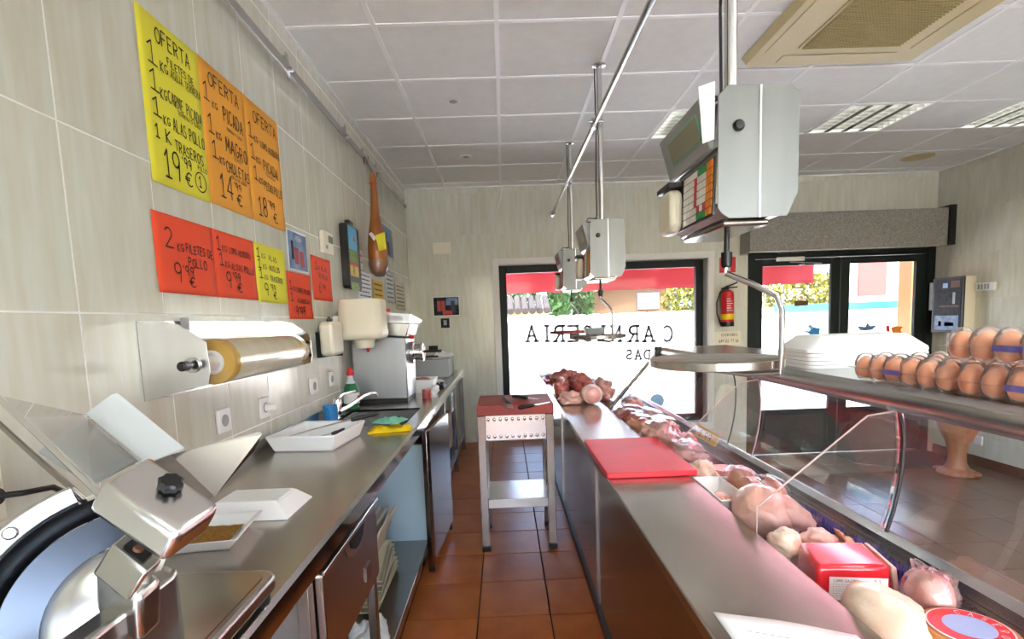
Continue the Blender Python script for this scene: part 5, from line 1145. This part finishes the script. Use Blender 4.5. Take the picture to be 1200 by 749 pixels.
# film-wrapped look over deck pieces
def filmsheet(x0, x1, y0, y1, z, label, seed, amp=.02):
    H = {}
    n = 24
    def hz(x, y):
        top = DZ+.003
        for tr, lo, hi in SOLIDS:
            if lo[0]-.01 < x < hi[0]+.01 and lo[1]-.01 < y < hi[1]+.01:
                h = tr.ray_cast(Vector((x, y, 1.2)), Vector((0, 0, -1)))[0]
                if h is not None: top = max(top, h.z)
        return top
    for i in range(-2, n+3):
        for j in range(-2, n+3): H[i, j] = hz(x0+(x1-x0)*i/n, y0+(y1-y0)*j/n)
    def fn(u, v):
        i, j = round(u*n), round(v*n)
        m = max(H[i+a, j+c] for a in (-2, -1, 0, 1, 2) for c in (-2, -1, 0, 1, 2))
        return Vector((x0+(x1-x0)*u, y0+(y1-y0)*v, m+.005+.003*noise.noise(Vector((u*6, v*6, seed)))))
    b = MB(); b.sheet(fn, n, n); return b.build('cling_wrap', 'cling', label=label, cat='film', smooth=80)
filmsheet(.66, .85, 2.62, 3.12, .832, 'clear film draped over the beef and belly pieces', 3); filmsheet(.66, .80, 2.06, 2.58, .848, 'clear film covering the chicken beside the red board', 7, .015)
sg = thing('price_sign', (.885, 2.32, .79), 'small yellow price sign leaning by the glass front', 'sign')
a, bq, c, d = [px(u, v, X=.885) for u, v in ((808, 512), (822, 506), (852, 527), (838, 532))]
b = MB(); b.prism([(.872, 2.20, .79), (.872, 2.44, .79), (.895, 2.44, .835), (.895, 2.20, .835)], (.003, 0, 0)); b.build('card', 'paper_gold', sg, smooth=0)
lb = MB(); write(lb, '8.99', (.875, 2.40, .797), (0, -1, 0), Vector((.023, 0, .045)).normalized(), Vector((-.045, 0, .023)).normalized(), .03, .005, width=.14); lb.build('lettering', 'ink', sg, smooth=0, kind='stuff')
tray('foam_tray', quad(.795, 1.94, .10, .12, 0), quad(.795, 1.94, .13, .145, 0), DZ+.001, DZ+.03, 'foam', wall=.004, label='white foam tray of pink sliced ham by the glass front', cat='tray')
for k in range(5):
    b = MB(); b.prism([(x, y, DZ+.0125+k*.0062) for x, y in rpoly(.757+k*.001, .833+k*.001, 1.892, 1.988, .03)], (0, 0, .005)); b.build('ham_slice', 'meat_pink', label='thin pink ham slice stacked on the foam tray', cat='meat', group='stacked ham slices', bevel=.002)
tray('foam_tray', quad(.677, 1.66, .075, .22, .0), quad(.677, 1.66, .095, .25, .0), DZ+.001, DZ+.06, 'foam', wall=.005, label='long white foam tray wedged against the steel ledge', cat='tray')
SOLIDS.pop(); blob('chicken_fillet', (.677, 1.63, .76), (.028, .06, .022), 'breast', 'small orange chicken fillet in the long foam tray', seed=41, rest=DZ+.010)
q = MB(); q.box(.62, .73, 1.53, 1.79, DZ, DZ+.07); solid_add(q)
for k, (c, r) in enumerate((((.778, 1.735, .785), (.043, .055, .042)), ((.832, 1.63, .785), (.032, .055, .04)), ((.764, 1.605, .785), (.034, .055, .045)))):
    blob('chicken_breast', c, r, 'breast', ['skinned chicken breast at the bottom of the wrapped breasts', 'skinned chicken breast nearest the glass front', 'skinned chicken breast on top beside the big chicken'][k], seed=50+k, nz=.2)
filmsheet(.735, .855, 1.56, 1.80, .822, 'shiny film wrapped over the chicken breasts', 12, .012)
# whole chicken with legs
wc_ = thing('whole_chicken', (.71, 1.36, DZ), 'plump whole raw chicken lying against the steel ledge', 'chicken')
b = MB(); b.ball((.70, 1.435, .80), (.072, .10, .068), 28, 18, .12, 1.8, 61); settle(b, DZ, DECK); b.build('body', 'chicken', wc_, smooth=80); q_ = SOLIDS.pop()
for dx in (0, .055):
    b = MB(); b.tube([(.735-dx*.3, 1.45-dx*.9, .795), (.765-dx*.3, 1.425-dx*.8, .812), (.792-dx*.3, 1.39-dx*.6, .795), (.808-dx*.3, 1.362-dx*.5, .778)], [.034, .033, .020, .011], 16); settle(b, DZ, (.624, .832)); b.build('leg', 'chicken', wc_, smooth=80)
SOLIDS.append(q_)
blob('chicken_thigh', (.665, 1.238, .79), (.036, .042, .035), 'chicken_pale', 'pale chicken thigh between whole chicken and red block', seed=66)
blob('chicken_drumstick', (.745, 1.235, .79), (.040, .045, .032), 'chicken', 'pinkish drumstick lying next to the whole chicken', seed=67, rot=(0, 0, .5))
blob('chicken_drumstick', (.80, 1.225, .78), (.03, .028, .024), 'breast', 'small drumstick tip behind the red wrapped block', seed=69, rot=(0, 0, .2))
# purple garnish strip
b = MB(); rs = random.Random(5)
for k in range(900):
    y = rs.uniform(1.10, 1.265) if k % 2 else rs.uniform(1.33, 1.50); x = .852+rs.uniform(-.014, .014); z = DZ+.0162; h = rs.uniform(.012, .045); a = rs.uniform(0, 6.28); w = .004
    dx, dy = math.cos(a)*w, math.sin(a)*w; lx, ly = rs.uniform(-.012, .012), rs.uniform(-.012, .012)
    b.add([(x-dx, y-dy, z), (x+dx, y+dy, z), (x+lx, y+ly, z+h)], [(0, 1, 2)])
b.box(.838, .868, 1.10, 1.28, DZ+.001, DZ+.016); b.box(.838, .868, 1.32, 1.50, DZ+.001, DZ+.016); b.build('garnish_strip', 'purple', label='purple plastic garnish strip along the front of the deck', cat='garnish', kind='stuff', smooth=0)
# red wrapped block of cured loin with label
rb = thing('wrapped_loin_block', (.70, 1.11, DZ), 'red wrapped meat block with a white printed label', 'meat')
c0, c1, c2, c3 = (.634, 1.055), (.785, 1.03), (.81, 1.165), (.66, 1.185)
b = MB(); b.hexa([(*c0, DZ+.002), (*c1, DZ+.002), (*c2, DZ+.002), (*c3, DZ+.002)], [(*c0, .82), (.775, 1.035, .825), (.80, 1.155, .825), (.665, 1.18, .82)]); b.build('block', 'red_wrap', rb, bevel=.010, seg=3)
b = MB(); b.hexa([(.787, 1.03, DZ+.003), (.797, 1.028, DZ+.003), (.822, 1.163, DZ+.003), (.812, 1.165, DZ+.003)], [(.777, 1.036, .823), (.787, 1.034, .82), (.812, 1.155, .82), (.802, 1.157, .823)]); b.build('fat_rim', 'fat', rb, bevel=.003)
f0, f1 = Vector((.655, 1.0485, .752)), Vector((.765, 1.0305, .752)); fr_ = (f1-f0).normalized(); fn_ = Vector((fr_.y, -fr_.x, 0))
b = MB(); b.prism([f0+fn_*.004, f1+fn_*.004, f1+fn_*.004+Vector((0, 0, .05)), f0+fn_*.004+Vector((0, 0, .05))], fn_*.001); lbq = b.build('label_sheet', 'paper', rb, smooth=0)
lb = MB(); q0 = f0+fn_*.0056
write(lb, 'LOMO SAJONIA', q0+fr_*.008+Vector((0, 0, .040)), fr_, (0, 0, 1), fn_, .005, .0009, width=.05)
for k in range(6): write(lb, '----------', q0+fr_*.006+Vector((0, 0, .033-.005*k)), fr_, (0, 0, 1), fn_, .004, .0006, width=.05+.006*(k % 3))
write(lb, '5.1', q0+fr_*.085+Vector((0, 0, .040)), fr_, (0, 0, 1), fn_, .006, .0010, width=.012); lb.build('print', 'ink', lbq, smooth=0, kind='stuff')
q = MB(); q.box(.63, .826, 1.02, 1.19, DZ, .83); solid_add(q)
# plastic-wrapped ham and pate, chicken in the corner
hm2 = thing('wrapped_ham', (.82, 1.03, DZ), 'pale pink ham in clear wrapping next to the red block', 'meat')
b = MB(); b.ball((.815, .985, .79), (.040, .045, .042), 22, 14, .15, 2, 71); settle(b, DZ+.004, (.66, .855), .006); SOLIDS.pop(); b.build('ham', 'meat_pink', hm2, smooth=80)
b = MB(); b.ball((.815, .985, .792), (.048, .053, .050), 22, 14, .2, 3.0, 72); settle(b, DZ, (.65, .864), .002); b.build('wrapping', 'cling', hm2, smooth=80)
pa = thing('pate_wheel', (.80, .89, DZ), 'round brown pate wheel with a red and blue label', 'pate')
q = MB(); q.lathe((.793, .868, DZ), (0, 0, 1), [(.078, -.01), (.078, .07)], 24); solid_add(q)
b = MB(); b.lathe((.793, .868, DZ+.002), (.0, .0, 1), [(.070, 0), (.076, .006), (.076, .045), (.070, .052), (.02, .054)], 32); b.build('wheel', 'pate_rind', pa)
b = MB(); b.lathe((.793, .868, DZ+.0562), (0, 0, 1), [(.062, 0), (.062, .001)], 32); b.build('label_rim', 'paper', pa, smooth=0)
b = MB(); b.lathe((.793, .868, DZ+.0574), (0, 0, 1), [(.059, 0), (.059, .0006)], 32); b.build('label_red', 'red', pa, smooth=0)
b = MB(); b.lathe((.793, .868, DZ+.0582), (0, 0, 1), [(.038, 0), (.038, .0006)], 32); b.build('label_blue', 'label_blue', pa, smooth=0)
lb = MB()
for k, ch in enumerate('CASERO'):
    a = 1.2-k*.42; rr = Vector((math.sin(a), -math.cos(a), 0)); uu = Vector((math.cos(a), math.sin(a), 0))
    write(lb, ch, Vector((.793, .868, DZ+.0586))+uu*.042-rr*.005, rr, uu, (0, 0, 1), .011, .0022)
lb.build('lettering', 'paper', pa, smooth=0, kind='stuff')
b = MB(); b.ball((.675, .915, .785), (.056, .092, .055), 28, 18, .14, 1.7, 81); settle(b, DZ, DECK); b.build('skin_on_chicken', 'chicken_pale', label='pale yellowish chicken half beside the pate wheel', cat='chicken', smooth=80)
# sheet of paper on the ledge
def psheet(u, v): 
    p = Vector((.368+.21*u, .935-.09*u-.29*v, LZ+.0012+.004*(1-v)*math.sin(u*3)**2)); return p
b = MB(); b.sheet(psheet, 12, 12); sh = b.build('order_sheet', 'paper', label='white order sheet with faint lines lying on the steel ledge', cat='paper', solid=.0004)
lb = MB()
for k in range(6):
    q = Vector((.40, .86-.035*k, LZ+.0045)); write(lb, '-'*9, q, Vector((.21, -.09, 0)).normalized(), Vector((.09, .21, 0)).normalized(), (0, 0, 1), .012, .0012, width=.10)
lb.build('print', 'ink_soft', sh, smooth=0, kind='stuff')
# knives on the butcher table
knife('cleaver', px(603, 480, Z=.878), px(598, 473, Z=.884), px(590, 466, Z=.887), .05, 'dull broad cleaver with black handle on the red block', m='steel_dark')
k2 = knife('butcher_knife', px(645, 471, Z=.878), px(624, 475, Z=.889), px(608, 478, Z=.889), .035, 'bright wide butcher knife pointing to the meat on the red block', m='chrome', hw=.012)
knife('sharpening_steel', px(632, 468, Z=.880), px(617, 466.5, Z=.889), px(601, 464.5, Z=.889), .004, 'thin sharpening steel with black grip across the cleaver', hw=.012)
# items below the worktop
st_ = [(-.75, 2.50), (-.74, 2.50)]
for k in range(7):
    z = .101+k*.022
    tray('stacked_tray', quad(-.72+.004*(k % 3), 2.42+.006*(k % 2), .22, .40, .02*k), quad(-.72+.004*(k % 3), 2.42+.006*(k % 2), .26, .46, .02*k), z, z+.02, 'ivory', wall=.004, label='cream plastic tray in the stack on the bottom shelf' if k < 6 else 'topmost cream plastic tray of the stack under the worktop', cat='tray', group='cream trays under the worktop')
for k in range(5):
    b = MB(); x = -.80+k*.035; b.hexa([(x, 2.28, .26), (x+.012, 2.28, .26), (x+.012, 2.62, .26), (x, 2.62, .26)], [(x+.07, 2.28, .45), (x+.082, 2.28, .45), (x+.082, 2.62, .45), (x+.07, 2.62, .45)]); b.build('leaning_tray', 'ivory', label='cream tray leaning upright on the tray stack', cat='tray', group='leaning cream trays', bevel=.004)
cloth('plastic_bag', (-.60, 2.06, 0), .16, .16, .07, 'foam', 33, 'crumpled white plastic bag in front of the tray stack', .3, .1015)
bn = thing('waste_bin', (-.62, 4.35, 0), 'waste bin lined with blue and black bags under the worktop', 'bin')
b = MB(); b.lathe((-.64, 4.38, 0), (0, 0, 1), [(.11, .001), (.12, .01), (.135, .42), (.13, .43)], 22); b.build('bin_body', 'blue', bn)
b = MB(); b.lathe((-.64, 4.38, .34), (0, 0, 1), [(.137, 0), (.142, .04), (.140, .10), (.10, .12), (.02, .10)], 22, cap=False); b.build('bag_rim', 'black', bn)
bx = thing('cardboard_box', (-.72, 5.1, 0), 'brown cardboard box under the far end of the worktop', 'box')
b = MB(); b.box(-.90, -.55, 4.86, 5.20, .20, .50); b.build('carton', 'wood', bx)
b = MB(); b.box(-.92, -.53, 4.84, 5.5, .17, .199); b.build('shelf_board', 'steel_dark', bx)
for x in (-.91, -.55):
    for y in (4.85, 5.47): b = MB(); b.box(x, x+.02, y, y+.02, 0, .17); b.build('support', 'steel_dark', bx)

# ================================================================== SLICER
sl = thing('meat_slicer', (-.65, .80, ZT), 'large steel meat slicer with sharpener box on the near end of the worktop', 'meat slicer')
# base plate
b = MB(); b.prism([(x, y, ZT+.018) for x, y in rpoly(-.80, -.445, .40, .985, .035, 6)], (0, 0, .03)); b.build('base_plate', 'steel', sl, bevel=.008, seg=3)
b = MB(); b.prism([(x, y, ZT+.049) for x, y in rpoly(-.78, -.462, .42, .968, .03, 6)], (0, 0, .001)); b.build('receiving_plate', 'steel_top', sl)
for x, y in ((-.47, .945), (-.47, .45), (-.76, .945)):
    b = MB(); b.cyl((x, y, ZT+.0005), (x, y, ZT+.018), .018, seg=12); b.build('rubber_foot', 'rubber', sl)
# motor body: a low block and the tall rounded side wall
b = MB(); b.box(-.98, -.506, .32, .74, ZT+.0195, ZT+.05); b.build('motor_body', 'steel', sl, bevel=.006)
wp = [(-.475, .30), (-.475, .72), (-.482, .742), (-.498, .752), (-.512, .752), (-.512, .30)]
b = MB(); b.prism([(x, y, ZT+.0505) for x, y in wp], (0, 0, .967-ZT)); b.build('side_wall', 'steel', sl, bevel=.007, seg=3)
b = MB(); b.cyl((-.476, .66, .945), (-.448, .655, .95), .007, seg=10); b.build('chrome_stub', 'chrome', sl)
nv = Vector((.60, -.75, .27)).normalized(); bc_ = Vector((-.515, .70, .965))
def arcl(name, prof, m, a0, a1, seg=48, smooth=45):
    b = MB(); d = nv; x = Vector((0, 0, 1)).cross(d).normalized(); y = d.cross(x)      # y: up within the blade plane, x: to the right
    vs = []; n = len(prof)
    for k in range(seg+1):
        a = math.radians(a0+(a1-a0)*k/seg)
        for r, h in prof: vs.append(bc_+d*h+(x*math.cos(a)+y*math.sin(a))*r)
    fs = [(k*n+i, k*n+(i+1) % n, (k+1)*n+(i+1) % n, (k+1)*n+i) for k in range(seg) for i in range(n)]+[tuple(range(n))[::-1], tuple(range(seg*n, seg*n+n))]
    b.add(vs, fs); return b.build(name, m, sl, smooth=smooth)
gring = arcl('guard_ring', [(.176, -.045), (.199, -.045), (.203, -.038), (.203, .006), (.199, .012), (.180, .012), (.176, .006)], 'steel_bright', 106, 205)
arcl('blade_shroud', [(.1755, .004), (.172, .002), (.150, -.032), (.152, -.038), (.1755, -.04)], 'dark_blade', 98, 205)
arcl('blade', [(.149, -.030), (.105, -.026), (.105, -.029), (.149, -.034)], 'dark_blade', 72, 205)
b = MB(); x__ = Vector((0, 0, 1)).cross(nv).normalized(); y__ = nv.cross(x__)
arcl('blade_cover', [(.104, -.024), (.088, -.010), (.030, .002), (.002, .002), (.002, -.02), (.088, -.022)], 'steel', 60, 215)
ra = math.radians(128); rp_ = bc_+nv*.0122+(x__*math.cos(ra)+y__*math.sin(ra))*.190
b = MB(); b.lathe(rp_, nv, [(.0085, 0), (.0085, .003), (.006, .006)], 16); b.build('rivet', 'steel_bright', sl)
# rivet on the guard ring
# sharpener box (upper) : eight corners
def P4(*l): return [px(u, v, Y=y) for u, v, y in l]
top = P4((118, 563, .635), (210, 627, .612), (262, 591, .670), (176, 531, .70))
dn = Vector((-.022, -.003, -.037))
b = MB(); b.hexa([p+dn for p in top], top); b.build('sharpener_box', 'steel_bright', sl, bevel=.010, seg=3)
tc = (top[0]+top[1]+top[2]+top[3])/4; tn = (top[1]-top[0]).cross(top[3]-top[0]).normalized()
kc = px(199, 561, Y=(tc.y+.012))
kc = tc+(top[3]-top[0])*.12+(top[2]-top[3])*.0
b = MB(); x_, y_, d_ = b.frame_of(tn); pr_ = []
for r, h in ((.0075, -.003), (.0075, .005)): pr_.append((r, h))
b.lathe(kc, tn, pr_, 16)
vs = []; N_ = 32
for r, h in ((.0128, .004), (.0138, .006), (.0138, .013), (.0112, .0155)):
    for k in range(N_): a = 2*math.pi*k/N_; rr = r*(1+.09*math.cos(8*a)); vs.append(kc+d_*h+x_*(rr*math.cos(a))+y_*(rr*math.sin(a)))
b.add(vs, [(i*N_+k, i*N_+(k+1) % N_, (i+1)*N_+(k+1) % N_, (i+1)*N_+k) for i in range(3) for k in range(N_)]+[tuple(range(N_))[::-1], tuple(range(3*N_, 4*N_))]); b.build('star_knob', 'black', sl, smooth=30)
# lower sharpener mount
t2 = P4((130, 638, .635), (172, 672, .62), (192, 655, .645), (150, 622, .665))
dn2 = Vector((-.026, -.003, -.036))
b = MB(); b.hexa([p+dn2 for p in t2], t2); lm = b.build('stone_mount', 'steel', sl, bevel=.004)
ctr = (t2[0]+t2[1]+t2[2]+t2[3])/4; tn2 = (t2[1]-t2[0]).cross(t2[3]-t2[0]).normalized()
b = MB(); b.prism([ctr+(p-ctr)*.55+tn2*.001 for p in t2], tn2*.0015); b.build('slot', 'black', lm, smooth=0)
b = MB(); b.lathe(ctr+tn2*.003, tn2, [(.006, 0), (.005, .004)], 10); b.build('screw', 'brown', lm)
b = MB(); q = P4((108, 652, .64), (160, 690, .62), (190, 664, .65), (140, 632, .675)); b.hexa([p+Vector((-.006, 0, -.075)) for p in q], [p+Vector((0, 0, -.012)) for p in q]); b.build('mount_foot', 'steel', sl, bevel=.008)
# carriage rods going up to the wall side
b = MB(); b.tube([px(122, 584, Y=.69), px(104, 566, Y=.70), px(40, 505, Y=.80), px(-40, 432, Y=.93)], .0048, 10); b.build('guide_rod', 'steel_bright', sl)
b = MB(); b.tube([px(98, 585, Y=.735), px(86, 574, Y=.73), px(30, 525, Y=.80), px(-50, 452, Y=.90)], .0042, 10); b.build('guide_rod', 'steel_dark', sl)
b = MB(); b.box(-1.0, -.96, .86, .92, ZT+.05, 1.22); b.build('rod_post', 'steel', sl, bevel=.004)
# clear hand guard and folded carriage plate
g = P4((2, 466, 1.02), (100, 488, 1.06), (165, 540, 1.02), (108, 566, .96), (20, 490, .99))
b = MB(); b.prism(g, Vector((.002, .002, .002))); b.build('hand_guard', 'guard', sl, smooth=0)
q = P4((46, 531, 1.06), (100, 487, 1.10), (163, 540, 1.05), (108, 570, 1.0)); b = MB(); b.prism(q, Vector((.001, -.002, .003))); b.build('carriage_plate', 'pale_clear', sl, smooth=0)
q = P4((100, 487, 1.10), (131, 464, 1.14), (138, 462, 1.145), (216, 526, 1.10), (163, 548, 1.045)); b = MB(); b.prism(q, Vector((.001, -.002, .003))); b.build('carriage_plate', 'pale_metal', sl, smooth=0)
b = MB(); b.tube(P4((100, 487, 1.098), (163, 541, 1.046)), .004, 8); b.build('fold_ridge', 'chrome', sl)
q = P4((150, 552, 1.02), (200, 533, 1.10), (303, 506, 1.16), (307, 509, 1.16), (298, 528, 1.15), (252, 582, 1.09), (190, 600, 1.0)); b = MB(); b.prism(q, Vector((.0, .003, 0))); b.build('slice_deflector', 'steel_dark', sl, smooth=0)

# weighing dish standing on the middle scale
wd = thing('weighing_dish', (.555, 3.30, 1.251), 'small grey weighing dish standing on the steel scale platter', 'dish')
tray('bowl', quad(.555, 3.30, .09, .08, 0), quad(.555, 3.30, .13, .11, 0), 1.2515, 1.292, 'grey_plastic', wd, wall=.004)
